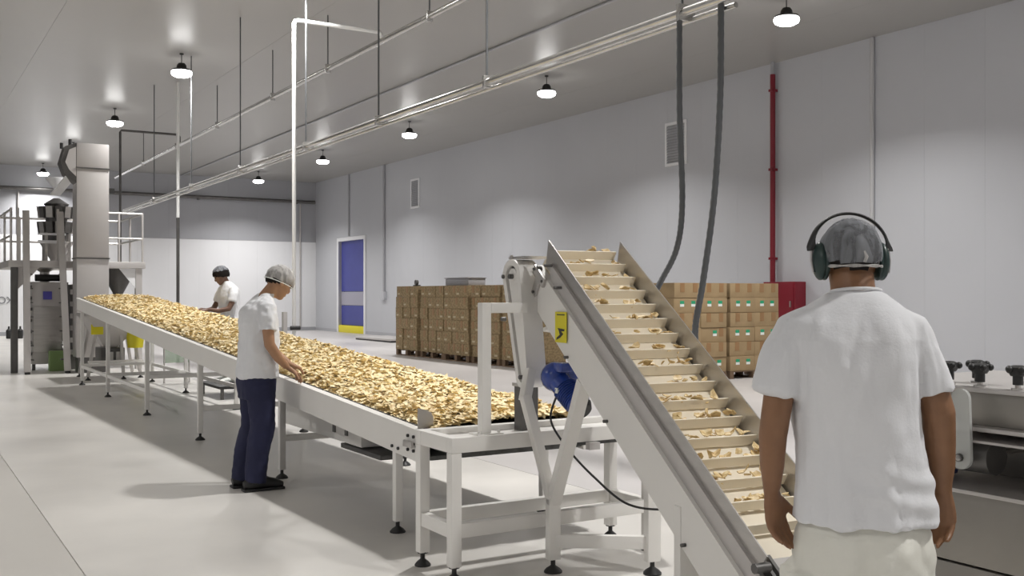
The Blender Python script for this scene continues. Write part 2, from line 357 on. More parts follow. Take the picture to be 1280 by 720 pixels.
# hoses hanging from the lower pipe
def hose(pts, r, lb):
    P = [Vector(p) for p in pts]; out = []
    n = 90
    for i in range(n + 1):
        u = i / n * (len(P) - 1); k = min(int(u), len(P) - 2); f = u - k
        p0 = P[max(k - 1, 0)]; p1 = P[k]; p2 = P[k + 1]; p3 = P[min(k + 2, len(P) - 1)]
        out.append(.5 * ((2 * p1) + (p2 - p0) * f + (2 * p0 - 5 * p1 + 4 * p2 - p3) * f * f + (3 * p1 - p0 - 3 * p2 + p3) * f ** 3))
    rr = [r * (1 + .12 * (i % 2)) for i in range(n + 1)]
    return out, rr
o_, r_ = hose([(5.11, 5.98, 3.6), (5.11, 5.98, 2.9), (5.12, 5.96, 2.2), (5.10, 6.0, 1.85), (5.03, 6.1, 1.6), (4.9, 6.15, 1.35), (4.6, 6.1, .95)], .021, '')
tag(MB().tube(o_, r_, 10, ref=(1, 0, .1)).build('hanging_hose', 'hose'), 'left dark hose hanging from the pipes and curving behind the elevator', 'hose', 'dark hoses')
o_, r_ = hose([(5.14, 5.56, 3.6), (5.14, 5.57, 2.9), (5.11, 5.6, 2.2), (5.06, 5.66, 1.6), (5.02, 5.7, 1.25), (4.95, 5.6, .9)], .022, '')
tag(MB().tube(o_, r_, 10, ref=(1, 0, .1)).build('hanging_hose', 'hose'), 'right dark hose hanging straight down in front of the cartons', 'hose', 'dark hoses')

# ------------------------------------------------------------------ cartons on pallets
def pallet(lx, ly):
    t = thing('pallet', 'tmp', 'pallet', (0, 0, 0), group='wooden pallets')
    for i in range(5): MB().box((0.0, i * (ly - .1) / 4, .118), (lx, i * (ly - .1) / 4 + .1, .14)).build('top_board', 'wood', t)
    for i in range(3):
        xx = i * (lx - .09) / 2
        MB().box((xx, 0, 0), (xx + .09, ly, .02)).build('bottom_board', 'wood', t)
        for j in range(3): MB().box((xx, j * (ly - .12) / 2, .02), (xx + .09, j * (ly - .12) / 2 + .12, .118)).build('block', 'wood', t)
    return t
def carton(lx, ly, lz, face, labels, tape, m='card'):
    t = thing('cardboard_box', 'tmp', 'box', (0, 0, 0), group='cartons')
    MB().box((.002, .002, .001), (lx - .002, ly - .002, lz - .001), .006).build('carton', m, t)
    def quad(u0, u1, z0, z1, m, nm, par=t, e=.002):
        if face == 'y': return MB().box((u0, -e, z0), (u1, .003, z1)).build(nm, m, par)
        return MB().box((-e, u0, z0), (.003, u1, z1)).build(nm, m, par)
    W = lx if face == 'y' else ly
    for c in labels:
        if face == 'x': quad(c * W - .06, c * W + .06, lz * .2, lz * .36, 'label_tan', 'label'); quad(c * W - .05, c * W + .02, lz * .55, lz * .75, 'tape', 'handle_hole'); continue
        lab = quad(c * W - .045, c * W + .045, lz * .42, lz * .80, 'paper', 'label')
        quad(c * W - .045, c * W + .045, lz * .60, lz * .80, 'green', 'green_band', lab, .004)
    for c in tape: quad(c * W - .05, c * W + .05, lz * .38, lz * .98, 'tape', 'tape_strip')
    return t
ORD = ['bottom', 'second', 'third', 'fourth', 'fifth', 'top']
# right-hand group, printed faces towards the camera
p0 = pallet(1.2, .8)
cA = carton(.6, .8, .26, 'y', (.3, .72), ()); cB = carton(.6, .8, .26, 'y', (), (.3, .78)); cC = carton(.6, .8, .26, 'y', (.55,), (.8,))
usedc = {}
def put(c, loc, lb, grp):
    if c.name not in usedc: usedc[c.name] = 1; c.location = loc; c['label'] = lb; c['group'] = grp; return c
    return dup(c, loc, lb, group=grp)
pu = [0]
def putp(loc, lb):
    if not pu[0]: pu[0] = 1; p0.location = loc; p0['label'] = lb
    else: dup(p0, loc, lb)
for pi, (px, nm) in enumerate(((11.46, 'left'), (12.74, 'right'))):
    putp((px, 13.55, 0), 'wooden pallet under the %s stack of green-labelled cartons' % nm)
    for c in range(2):
        for l in range(6):
            k = cB if (l + 0) % 2 == 1 else cA
            if l in (0, 2, 4) and (c + l + pi) % 3 == 0: k = cC if pi == 0 else cA
            put(k, (px + c * .6 + random.uniform(-.006, .006), 13.55 + random.uniform(-.012, .012), .14 + l * .26),
                '%s carton in the %s column, %s pallet of green-labelled cartons' % (ORD[l], ('left', 'right')[c], nm), 'green-labelled cartons behind the elevator')
# left-hand row of pallets along the wall
p1 = pallet(.8, 1.2)
cD = carton(.8, .4, .26, 'x', (.3,), (.75,), 'card2'); cE = carton(.8, .4, .26, 'x', (.7,), (), 'card2'); cF = carton(.8, .4, .26, 'x', (), (.4,), 'card2')
first = True
rowy = [(22.25, 'pallet nearest the blue door'), (20.98, 'second pallet from the blue door'), (19.72, 'third pallet from the blue door'), (18.46, 'fourth pallet from the blue door'), (17.2, 'fifth pallet from the blue door')]
for ri, (yy, nm) in enumerate(rowy):
    xo = (10.85, 10.9, 10.86, 10.9, 10.93)[ri]
    if ri == 0: p1.location = (xo, yy, 0); p1['label'] = 'wooden ' + nm + ', under brown cartons'
    else: dup(p1, (xo, yy, 0), 'wooden ' + nm + ', under brown cartons')
    for c in range(3):
        for l in range(6):
            k = random.choice([cD, cE, cF])
            put(k, (xo + random.uniform(-.02, .02), yy + c * .4 + random.uniform(-.004, .004), .14 + l * .26),
                '%s carton, %s column, %s' % (ORD[l], ('near', 'middle', 'far')[c], nm), 'brown cartons along the wall')
        for q, (zz, uu) in enumerate(((.3, .1), (.62, .25), (.95, .12), (1.3, .27))): pass
t = thing('storage_bin', 'grey plastic bin on top of the carton row', 'box', (11.2, 20.6, 1.702))
MB().box((10.98, 19.95, 1.702), (11.42, 21.05, 1.86), .02).build('body', 'grey_box', t); MB().box((10.96, 19.93, 1.86), (11.44, 21.07, 1.885), .01).build('lid', 'grey_box', t)
t = thing('tape_dispenser', 'small black tape dispenser on top of the first carton stack', 'tool', (11.0, 22.6, 1.702))
MB().box((10.96, 22.45, 1.702), (11.04, 22.72, 1.73), .01).build('base', 'black', t); MB().cyl((10.97, 22.6, 1.79), (11.03, 22.6, 1.79), .065, 14).build('roll', 'steel_dark', t)
t = thing('floor_scale', 'low flat floor scale by the wall between blue door and cartons', 'scale', (13.9, 30.6, 0))
MB().box((13.3, 29.2, .05), (14.5, 32.0, .11), .01).build('plate', 'steel_pale', t)
MB().box((13.32, 29.22, 0), (14.48, 31.98, .05)).build('base', 'black', t)

# ------------------------------------------------------------------ sorting conveyor
CX0, CX1, CY0, CY1 = 2.72, 3.92, 5.5, 18.6
def cz(y): return .690 + .0578 * (y - 5.82)
def foot(mb, x, y, h=.06, r=.05):
    mb.lathe([(r, 0), (r, .008), (r * .75, .022), (.018, .035), (.013, .04), (.013, h + .02)], (x, y, 0), 14)
cv = thing('sorting_conveyor', 'long white inclined sorting conveyor heaped with yellow chips', 'conveyor', ((CX0 + CX1) / 2, 12, 0))
def slab(mb, x0, x1, y0, y1, t0, t1):
    poly = [(y0, cz(y0) + t0), (y1, cz(y1) + t0), (y1, cz(y1) + t1), (y0, cz(y0) + t1)]
    return mb.prism(poly, 0, x0, x1)
for nm, x0, x1 in (('near', CX0, CX0 + .035), ('far', CX1 - .035, CX1)):
    b = MB(); slab(b, x0, x1, CY0, CY1, -.185, 0); s_ = b.build('side_panel', 'white', cv)
    b = MB(); slab(b, x0 - .012, x1 + .012, CY0, CY1, 0, .012); b.build('rim', 'white', cv)
b = MB(); slab(b, CX0 + .035, CX1 - .035, CY0, CY1, -.05, -.025); b.build('belt', 'belt_dark', cv)
b = MB(); slab(b, CX0 + .05, CX1 - .05, CY0, CY1, -.165, -.14); b.build('return_belt', 'belt_dark', cv)
# chain edge links of the modular belt
b = MB()
y = CY0
while y < CY1:
    b.box((CX0 + .038, y, cz(y) - .022), (CX0 + .075, y + .03, cz(y) + .012)); y += .045
b.build('belt_edge_links', 'belt_dark', cv)['kind'] = 'stuff'
for yy, in_ in ((5.92, 1), (8.15, 1), (10.72, 1), (13.26, 1), (15.92, 1), (18.25, 1)):
    fr = None
    for xx in (CX0 + .03, CX1 - .04):
        yy2 = yy if xx < 3 else min(yy + .05, 18.3)
        h = cz(yy) - .1
        lg = MB().box((xx - .026, yy2 - .026, .07), (xx + .026, yy2 + .026, h), .006).build('leg', 'white', cv)
        bb = MB(); foot(bb, xx, yy2); bb.build('leveling_foot', 'black', lg)
    if yy > 7:
        zc_ = .30 if yy < 12 else (.45 if yy < 15 else .3)
        MB().box((CX0 + .03, yy - .02, zc_), (CX1 - .04, yy + .02, zc_ + .05), .004).build('cross_bar', 'white', cv)
MB().box((CX0 + .015, 13.26, .28), (CX0 + .045, 18.25, .33), .004).build('floor_rail', 'white', cv)
MB().box((CX1 - .055, 13.26, .28), (CX1 - .025, 18.25, .33), .004).build('floor_rail', 'white', cv)
MB().box((3.0, 7.1, .36), (3.8, 8.9, .66), .01).build('drive_housing', 'white', cv)
for yy in (7.35, 7.6): MB().box((2.99, yy, .42), (3.002, yy + .05, .56)).build('slot', 'steel_dark', cv)
MB().box((3.0, 6.75, .315), (3.5, 7.5, .35), .004).build('drip_tray', 'steel_dark', cv)
b = MB()
for yy, zz in ((5.62, -.04), (5.70, -.045), (5.62, -.085), (5.70, -.09), (5.62, -.125), (5.70, -.13), (5.93, -.15), (5.84, -.15)):
    b.cyl((CX0 - .012, yy, cz(yy) + zz), (CX0, yy, cz(yy) + zz), .01, 8)
b.build('bolts', 'black', cv)['kind'] = 'stuff'
MB().box((CX0 - .03, 5.6, cz(5.6) - .105), (CX0 - .012, 5.72, cz(5.6) - .065), .004).cyl((CX0 - .02, 5.42, cz(5.5) - .085), (CX0 - .02, 5.62, cz(5.5) - .085), .007, 8).build('tensioner', 'steel', cv)
b = MB(); pl = [(0, 0), (.105, 0), (.105, .095), (.09, .125), (.06, .14), (0, .155)]
b.prism([(2.735 + a, cz(5.6) - .02 + c) for a, c in pl], 1, 5.60, 5.605); b.build('end_plate', 'steel_pale', cv)
# chip bed + chips
NX, NY = 24, 260
def pile_h(x, y):
    u = (x - (CX0 + .075)) / (CX1 - CX0 - .13)
    if u < 0 or u > 1: return -.02
    e = min(u / .10, (1 - u) / .06, 1.0); e = max(e, 0) ** .6
    n = noise.noise(Vector((x * 2.2, y * 1.6, 0))) * .022 + noise.noise(Vector((x * 7, y * 7, 3))) * .012
    return -.022 + e * (.062 + .018 * u + n)
bm = bmesh.new(); g = []
YP1 = CY1 - .05; YP0 = CY0 + .02
for j in range(NY + 1):
    yy = YP0 + (YP1 - YP0) * j / NY; row = []
    for i in range(NX + 1):
        xx = CX0 + .06 + (CX1 - CX0 - .10) * i / NX
        row.append(bm.verts.new((xx, yy, cz(yy) + pile_h(xx, yy))))
    g.append(row)
for j in range(NY):
    for i in range(NX): bm.faces.new((g[j][i], g[j][i + 1], g[j + 1][i + 1], g[j + 1][i]))
me = bpy.data.meshes.new('chip_heap'); bm.to_mesh(me); bm.free()
hp = link('chip_heap', me, 'crumb'); tag(hp, 'long heap of golden yellow fried chips covering the sorting belt', 'chips', kind='stuff')
# loose chips over the heap, one mesh (part of the heap)
def chip_cloud(n, pos, scale, seed=1):
    rg = np.random.default_rng(seed); K = 8
    ang = np.linspace(0, 2 * np.pi, K, endpoint=False)
    la = rg.uniform(.55, 1.25, n) * scale; wa = rg.uniform(.25, .5, n) * scale
    rad = rg.uniform(.8, 1.15, (n, K))
    px = np.cos(ang)[None] * la[:, None] * .5 * rad; py = np.sin(ang)[None] * wa[:, None] * rad
    curl = rg.uniform(-.5, .5, n)[:, None]; pz = curl * (px ** 2) / (scale * .5) + rg.uniform(-.1, .1, (n, K)) * scale * .12
    V = np.stack([px, py, pz], -1); c = np.zeros((n, 1, 3)); V = np.concatenate([c, V], 1)
    yaw = rg.uniform(0, 2 * np.pi, n); t1 = rg.normal(0, .24, n); t2 = rg.normal(0, .21, n)
    cy, sy = np.cos(yaw), np.sin(yaw); a, b_ = np.cos(t1), np.sin(t1); c2, s2 = np.cos(t2), np.sin(t2)
    X, Y, Z = V[..., 0], V[..., 1], V[..., 2]
    Y, Z = Y * a[:, None] - Z * b_[:, None], Y * b_[:, None] + Z * a[:, None]
    X, Z = X * c2[:, None] + Z * s2[:, None], -X * s2[:, None] + Z * c2[:, None]
    X, Y = X * cy[:, None] - Y * sy[:, None], X * sy[:, None] + Y * cy[:, None]
    V = np.stack([X, Y, Z], -1) + pos[:, None]
    V = V.reshape(-1, 3); base = (np.arange(n) * (K + 1))[:, None, None]
    k = np.arange(K); F = np.stack([np.zeros(K, int), 1 + k, 1 + (k + 1) % K], -1)[None] + base
    return V, F.reshape(-1, 3)
n = 30000
# density falls off with distance only mildly so the far heap is still covered
yy = YP0 + (YP1 - YP0) * rng.random(n) ** 1.15; xx = rng.uniform(CX0 + .065, CX1 - .05, n)
zz = np.array([cz(b_) + pile_h(a, b_) for a, b_ in zip(xx, yy)]) + rng.uniform(.0, .014, n)
V, F = chip_cloud(n, np.stack([xx, yy, zz], -1), .060, 3)
me = bpy.data.meshes.new('loose_chips'); me.from_pydata(V.tolist(), [], F.tolist()); me.update()
o = link('loose_chips', me, 'chip', hp, smooth=False); o['kind'] = 'stuff'
# single chip for individuals (with thickness)
def chip_mesh(seed, scale=.06):
    V, F = chip_cloud(1, np.zeros((1, 3)), scale, seed); n = len(V)
    V2 = np.concatenate([V + [0, 0, .0025], V - [0, 0, .0025]])
    F2 = F.tolist() + [[a[0] + n, a[2] + n, a[1] + n] for a in F.tolist()]
    K = n - 1
    for k in range(K):
        a, b_ = 1 + k, 1 + (k + 1) % K; F2.append([a, a + n, b_ + n]); F2.append([a, b_ + n, b_])
    me = bpy.data.meshes.new('fried_chip'); me.from_pydata(V2.tolist(), [], F2); me.update(); me.materials.append(M['chip2']); return me
CH = [chip_mesh(s) for s in range(50, 62)]

# ------------------------------------------------------------------ elevator (inclined cleated conveyor)
al = R(34.6); hz = Vector((.1229, .9924, 0))
u_ = Vector((.9924, -.1229, 0)); t_ = hz * math.cos(al) + Vector((0, 0, math.sin(al))); n_ = u_.cross(t_)
ET = Matrix((u_, t_, n_)).transposed().to_4x4(); ET.translation = (3.08, 4.68, 1.796)
EW = .441
ev = thing('inclined_elevator', 'inclined white cleated belt elevator with steel side guards', 'conveyor', (3.2, 3.8, 0))
LT = -2.62
for side, x0, sgn in ((0, 0, -1), (1, EW, 1)):
    a, b_ = sorted((x0, x0 + sgn * .006))
    MB(ET).prism([(0.0, 0), (-.05, -.135), (-2.27, -.135), (-2.27, 0)], 0, a, b_).build('side_guard', 'steel', ev)
    a, b_ = sorted((x0 + sgn * .006, x0 + sgn * .022))
    MB(ET).prism([(-.12, -.075), (-.16, -.155), (-2.30, -.155), (-2.30, -.075)], 0, a, b_).build('guide_strip', 'steel_pale', ev)
    a, b_ = sorted((x0 + sgn * .006, x0 + sgn * .042))
    MB(ET).prism([(-.02, -.15), (-.17, -.36), (-2.35, -.36), (-2.42, -.33), (-2.42, -.15)], 0, a, b_).build('side_panel', 'white', ev)
    c0 = x0 + sgn * .03
    MB(ET).cyl((c0, -.05, -.165), (c0 + sgn * .025, -.05, -.165), .028, 16).build('head_bearing', 'steel_dark', ev)
# belt loop
bp = [(LT, -.125)]; bp = []
for k in range(9): a = R(90 + 180 * k / 8); bp.append((-2.35 + .05 * math.cos(a), -.185 + .05 * math.sin(a)))
for k in range(9): a = R(-90 + 180 * k / 8); bp.append((-.04 + .05 * math.cos(a), -.155 + .05 * math.sin(a)))
MB(ET).prism(bp, 0, .01, EW - .01).build('belt', 'cream', ev)
SP = .128
nc = 17
for k in range(nc):
    yk = -.02 - k * SP
    MB(ET).prism([(yk, -.112), (yk + .012, -.112), (yk + .008, -.058), (yk + .002, -.058)], 0, .012, EW - .012).build('cleat', 'cream', ev)
# lower end: transfer tray, clear guard
MB(ET).box((.02, -2.62, -.118), (EW - .02, -2.20, -.108)).build('tail_cover', 'steel', ev)
MB(ET).box((.03, -2.62, -.108), (.045, -2.2, -.07)).box((.075, -2.62, -.108), (.09, -2.2, -.08)).build('tail_rails', 'steel_dark', ev)
MB(ET).cyl((-.045, -2.40, -.13), (.0, -2.40, -.13), .11, 24).build('clear_end_guard', 'clear', ev)
MB(ET).cyl((-.05, -2.28, -.05), (.02, -2.28, -.05), .02, 10).cyl((-.06, -2.34, -.2), (.0, -2.34, -.2), .03, 10).build('tail_bolts', 'steel_dark', ev)['kind'] = 'stuff'
# warning label on near panel
LM = Matrix((-hz, Vector((0, 0, 1)), -u_)).transposed().to_4x4(); LM.translation = (3.0, 4.45, 1.329)
lb = MB(LM).box((-.065, -.08, .0), (.065, .08, .0015)); lb = lb.build('warning_label', 'yellow', ev); lb['label'] = 'yellow warning sticker'
MB(LM).rings([[Vector((x, y, z)) for x, y in ((-.035, -.005), (.045, -.01), (.04, -.02), (.005, -.022), (.03, -.035), (-.005, -.055), (-.05, -.068), (-.045, -.055), (-.01, -.04), (-.02, -.02))] for z in (.0015, .0025)]).build('warning_mark', 'black', lb)
MB(LM).box((-.045, .062, .0015), (.045, .068, .0022)).build('warning_line', 'black', lb)
# head hinge plate and bolts
MB(ET).box((-.06, -.17, -.20), (-.042, -.02, -.145), .004).box((-.055, -.12, -.30), (-.042, -.06, -.18), .004).build('head_plate', 'steel', ev)
b = MB(ET)
for yy, zz in ((-.03, -.17), (-.15, -.17), (-.14, -.075), (-.3, -.11), (-.09, -.28), (-1.1, -.34), (-1.9, -.33), (-.6, -.34)):
    b.cyl((-.065, yy, zz), (-.02, yy, zz), .008, 8)
b.build('bolts', 'steel_dark', ev)['kind'] = 'stuff'
# Y-shaped support, near side, in the vertical plane of the panel
V3 = lambda *a: Vector(a)
def sp(a, z, off=-.03): # point along travel a (horizontal metres from foot), height z
    p = Vector((3.07, 4.63, 0)) + hz * a + u_ * (off + .03); return Vector((p.x, p.y, z))
U = tuple(u_)
for off, nm in ((0.0, 'near'), (.47, 'far')):
    def q(a, z): p = Vector((3.07, 4.63, 0)) + hz * a + u_ * off; return (p.x, p.y, z)
    b = MB()
    if off == 0:
        b.bar(q(0, .07), q(0, .40), .05, .07, up=U, bev=.004)
        def q2(a, c, z): p = Vector((3.07, 4.63, 0)) + hz * a + u_ * c; return (p.x, p.y, z)
        b.bar(q2(0, 0, .37), q2(.05, -.145, .96), .05, .06, up=tuple(hz), bev=.004)
        b.bar(q2(.05, -.145, .93), q2(.10, -.09, 1.09), .05, .06, up=tuple(hz), bev=.004)
        b.bar(q(0.0, .37), q(-.36, 1.06), .05, .07, up=U, bev=.004)
        sup = b.build('support_leg', 'white', ev)
    else:
        b.bar(q(-.25, .07), q(-.25, 1.0), .05, .08, up=U, bev=.004); sup = b.build('support_leg', 'white', ev)
    x_, y_, _ = q(0 if off == 0 else -.25, 0); bb = MB(); foot(bb, x_, y_); bb.build('leveling_foot', 'black', sup)
for off in (0.0, .47):
    pz = Vector((2.915, 3.37, 0)) + u_ * off
    sup = MB().bar((pz.x, pz.y, .07), (pz.x, pz.y, .60), .05, .09, up=U, bev=.004).build('support_leg', 'white', ev)
    bb = MB(); foot(bb, pz.x, pz.y); bb.build('leveling_foot', 'black', sup)
a = Vector((3.07, 4.63, .17)); MB().bar(a, a + u_ * .47 + hz * -.25, .04, .07, bev=.004).build('cross_bar', 'white', ev)
a = Vector((2.915, 3.37, .28)); MB().bar(a, a + u_ * .47, .04, .06, bev=.004).build('cross_bar', 'white', ev)
b_ = Vector((3.07, 4.63, .2)) - hz * .02; c_ = Vector((2.915, 3.37, .25))
# gear motor
gm = MB()
c0 = Vector((3.05, 4.58, 1.06))
gm.ball(c0, .08, 18, (1, .95, 1.0)); gm.cyl(c0 + Vector((-.05, .0, .0)), c0 + Vector((.16, 0, 0)), .06, 18)
mdir = Vector((.10, -.75, -.55)).normalized(); e0 = c0 + mdir * .04
gm.cyl(e0, e0 + mdir * .19, .062, 20)
for k in range(9): gm.cyl(e0 + mdir * (.06 + k * .013), e0 + mdir * (.063 + k * .013), .070, 20)
gm.cyl(e0 + mdir * .19, e0 + mdir * .215, .068, 20, .05); gm.box((3.01, 4.46, 1.09), (3.09, 4.54, 1.14), .01)
g_ = gm.build('gear_motor', 'blue_m', ev)
MB().cyl(e0 + mdir * .215, e0 + mdir * .245, .062, 20, .045).build('fan_cowl', 'black', g_)
MB().box(tuple(c0 + mdir * .12 + V3(-.070, -.012, -.008)), tuple(c0 + mdir * .12 + V3(-.055, .012, .02))).build('rating_plate', 'paper', g_)
hs, rs = hose([(3.07, 4.6, .95), (3.05, 4.62, .82), (3.08, 4.5, .68), (3.13, 4.33, .55), (3.2, 4.15, .44), (3.33, 4.02, .42), (3.45, 4.0, .45)], .006, '')
MB().tube(hs, .006, 8, ref=(1, 0, .1)).build('power_cable', 'black', ev)
# return-side underside tray and transfer chute
MB(ET).box((.01, -2.3, -.32), (EW - .01, -.25, -.31)).build('drip_tray', 'white', ev)
MB(ET).box((.03, -.45, -.34), (EW - .03, -.12, -.22), .01).build('head_housing', 'steel_dark', ev)

# chips lying on the elevator cleats
for k in range(nc - 1):
    yk = -.02 - k * SP; m_ = random.choice((11, 13, 15, 17)) if k else 9; cl = [random.uniform(.06, EW - .06) for _ in range(3)]
    for j in range(m_):
        o = bpy.data.objects.new('fried_chip', random.choice(CH)); COL.objects.link(o)
        xx = min(EW - .035, max(.035, random.choice(cl) + random.gauss(0, .05))) if j % 3 else random.uniform(.04, EW - .04); h_ = random.uniform(.012, .052)
        p = ET @ Vector((xx, yk + random.uniform(.018, .045), -.10 + h_ * .9))
        o.location = p; o.rotation_euler = (random.uniform(-.6, .6), random.uniform(-.4, .4), random.uniform(0, 6.28))
        s = random.uniform(.6, 1.05); o.scale = (s, s, s)
        nm = ('first', 'second', 'third', 'fourth', 'fifth', 'sixth', 'seventh', 'eighth', 'ninth', 'tenth', 'eleventh', 'twelfth', 'thirteenth', 'fourteenth', 'fifteenth', 'sixteenth')[k]
        tag(o, 'golden fried chip lying against the %s cleat from the top of the elevator' % nm, 'chip', 'chips on the %s elevator cleat' % nm)
# individual chips lying on the heap at its near end
for j in range(80):
    xx = random.uniform(2.83, 3.84); yy_ = CY0 + .06 + random.random() * 1.1
    o = bpy.data.objects.new('fried_chip', random.choice(CH)); COL.objects.link(o)
    o.location = (xx, yy_, cz(yy_) + pile_h(xx, yy_) + .016); o.rotation_euler = (random.uniform(-.4, .4), random.uniform(-.4, .4), random.uniform(0, 6.28))
    zn = ('beside the grey end plate' if yy_ < 5.95 else 'along the near white rim') if xx < 3.15 else (('in front of the white post' if yy_ < 5.95 else 'in the middle of the belt') if xx < 3.5 else 'along the far rim')
    tag(o, 'single golden chip on the near end of the heap, %s' % zn, 'chip', 'single chips %s' % zn)

# ------------------------------------------------------------------ tapered belt guard (takes the chips down to the frame)
bg = thing('belt_guard', 'upright white stadium-shaped drive belt guard with a dark slot', 'guard', (3.1, 4.9, .98))
def stad(cyt, czt, rt, cyb, czb, rb, n=12):
    P = []
    for k in range(n + 1): a = math.pi * k / n; P.append((cyt + rt * math.cos(a), czt + rt * math.sin(a)))
    for k in range(n + 1): a = math.pi + math.pi * k / n; P.append((cyb + rb * math.cos(a), czb + rb * math.sin(a)))
    return P
outer = stad(4.91, 1.60, .095, 4.80, 1.045, .06); inner = stad(4.91, 1.60, .062, 4.80, 1.045, .03)
b = MB(); n = len(outer)
rg_ = []
for (pl, xx) in ((outer, 2.975), (outer, 3.10), (inner, 3.10), (inner, 2.975)): rg_.append([Vector((xx, a, c)) for a, c in pl])
b.rings(rg_ + [rg_[0]], cap=False); bmesh.ops.remove_doubles(b.bm, verts=b.bm.verts, dist=1e-5); b.build('shell', 'white', bg)
MB().prism(inner, 0, 2.995, 3.095).build('recess', 'steel_dark', bg)
MB().prism(stad(4.91, 1.60, .045, 4.80, 1.045, .016), 0, 2.985, 2.997).build('inner_plate', 'white', bg)
MB().cyl((2.965, 4.99, 1.60), (2.975, 4.99, 1.60), .012, 8).cyl((2.96, 4.91, 1.60), (2.992, 4.91, 1.60), .014, 8).cyl((2.96, 4.80, 1.045), (2.992, 4.80, 1.045), .012, 8).cyl((2.962, 4.995, 1.36), (2.99, 4.995, 1.36), .012, 8).build('bolts', 'steel_dark', bg)['kind'] = 'stuff'
MB().box((3.0, 4.80, 1.70), (3.2, 4.98, 1.712)).box((2.99, 4.93, 1.40), (3.0, 4.95, 1.72)).build('top_bracket', 'steel', bg)
MB().bar((3.15, 4.86, 1.66), (3.19, 4.66, 1.30), .03, .012, up=U).bar((3.135, 4.80, 1.30), (3.18, 4.62, 1.36), .02, .06, up=U).build('stay', 'white', bg)
# dark chute below it
t = thing('discharge_chute', 'dark steel discharge chute below the belt guard at the end of the chips', 'chute', (3.1, 5.08, .72))
b = MB(); b.box((3.10, 4.99, .72), (3.105, 5.08, .97)).box((3.20, 4.99, .72), (3.205, 5.08, .97)).box((3.105, 5.075, .72), (3.2, 5.08, .97)).box((3.105, 4.99, .72), (3.2, 4.995, .97))
b.build('walls', 'steel_dark', t); MB().box((3.09, 4.98, .97), (3.215, 5.09, .99), .003).build('collar', 'steel', t)

# ------------------------------------------------------------------ transfer frame
FX0, FX1, FY0, FY1, FZ = 2.53, 3.82, 4.75, 5.12, .752
fr = thing('transfer_frame', 'white square-tube frame table between sorting conveyor and elevator', 'frame', (3.15, 4.93, 0))
for xx, yy in ((FX0, FY0), (FX0, FY1), (FX1, FY0), (FX1, FY1)):
    lg = MB().box((xx - .03, yy - .03, .075), (xx + .03, yy + .03, FZ - .08), .005).build('leg', 'white', fr)
    bb = MB(); foot(bb, xx, yy, .07, .045); bb.cyl((xx, yy, .07), (xx, yy, .08), .03, 10); bb.build('leveling_foot', 'black', lg)
for yy in (FY0, FY1):
    MB().box((FX0 - .03, yy - .03, FZ - .08), (FX1 + .03, yy + .03, FZ), .005).build('top_beam', 'white', fr)
    MB().box((FX0 + .03, yy - .025, .225), (FX1 - .03, yy + .025, .30), .005).build('lower_rail', 'white', fr)
for xx in (FX0, FX1):
    MB().box((xx - .03, FY0 + .03, FZ - .08), (xx + .03, FY1 - .03, FZ), .005).build('top_beam', 'white', fr)
    MB().box((xx - .025, FY0 + .03, .225), (xx + .025, FY1 - .03, .30), .005).build('lower_rail', 'white', fr)
MB().box((FX0 + .05, FY0 + .04, FZ - .11), (FX1 - .05, FY1 - .04, FZ - .082)).build('transfer_belt', 'belt_dark', fr)
MB().box((FX0 + .03, FY0 + .03, FZ - .05), (FX1 - .03, FY1 - .03, FZ - .035)).build('tray', 'white', fr)
MB().box((2.70, 4.75, FZ), (2.755, 4.805, 1.455), .005).build('post', 'white', fr)
MB().box((2.755, 4.75, 1.40), (2.985, 4.81, 1.455), .006).build('post_arm', 'white', fr)
MB().box((2.66, 4.73, FZ), (2.82, 4.83, FZ + .008)).cyl((2.68, 4.75, FZ), (2.68, 4.75, FZ + .02), .009, 8).cyl((2.80, 4.75, FZ), (2.80, 4.75, FZ + .02), .009, 8).build('base_plate', 'white', fr)
MB().box((3.35, 4.68, .63), (3.42, 4.72, .67)).build('bracket', 'steel_pale', fr)

# ------------------------------------------------------------------ stainless machine at right
mc = thing('stainless_machine', 'stainless steel machine with black star knobs at the right edge', 'machine', (3.0, 1.5, 0))
MX = 2.66
MB().box((MX + .02, .7, .12), (3.35, 2.22, .71), .006).build('lower_cabinet', 'steel_worn', mc)
MB().box((MX + .02, .7, .715), (3.35, 2.22, .925), .006).build('middle_panel', 'steel_worn', mc)
MB().box((MX - .01, .68, .925), (3.37, 2.24, .937), .003).build('ledge', 'steel_pale', mc)
MB().box((MX + .30, .7, .937), (3.35, 2.22, 1.12), .004).build('recess_back', 'steel_worn', mc)
MB().box((MX + .02, .7, 1.105), (3.35, 2.22, 1.118), .003).box((MX + .0, .7, 1.075), (MX + .3, 2.05, 1.082)).build('shelf', 'steel_pale', mc)
MB().box((MX + .06, .7, 1.118), (3.35, 2.22, 1.215), .006).build('hood', 'steel_worn', mc)
MB().box((MX + .04, .68, 1.215), (3.37, 2.24, 1.23), .004).build('top_plate', 'steel_pale', mc)
for yy in (.75, 2.15):
    for xx in (MX + .07, 3.3): MB().box((xx - .03, yy - .03, 0), (xx + .03, yy + .03, .12)).build('leg', 'steel', mc)
for kx, ky in ((2.72, 1.853), (2.72, 1.735), (2.72, 1.955), (2.84, 1.945)):
    kb = MB(); kb.cyl((kx, ky, 1.245), (kx, ky, 1.285), .014, 12); kb.lathe([(.02, 1.27), (.026, 1.28), (.026, 1.295), (.014, 1.30)], (kx, ky, 0), 16)
    for j in range(5):
        a = 2 * math.pi * j / 5 + .3; kb.ball((kx + .027 * math.cos(a), ky + .027 * math.sin(a), 1.288), .0105, 10)
    k_ = kb.build('star_knob', 'black', mc)
    MB().cyl((kx, ky, 1.23), (kx, ky, 1.246), .008, 8).cyl((kx, ky, 1.23), (kx, ky, 1.236), .018, 12).build('stud', 'steel', k_)
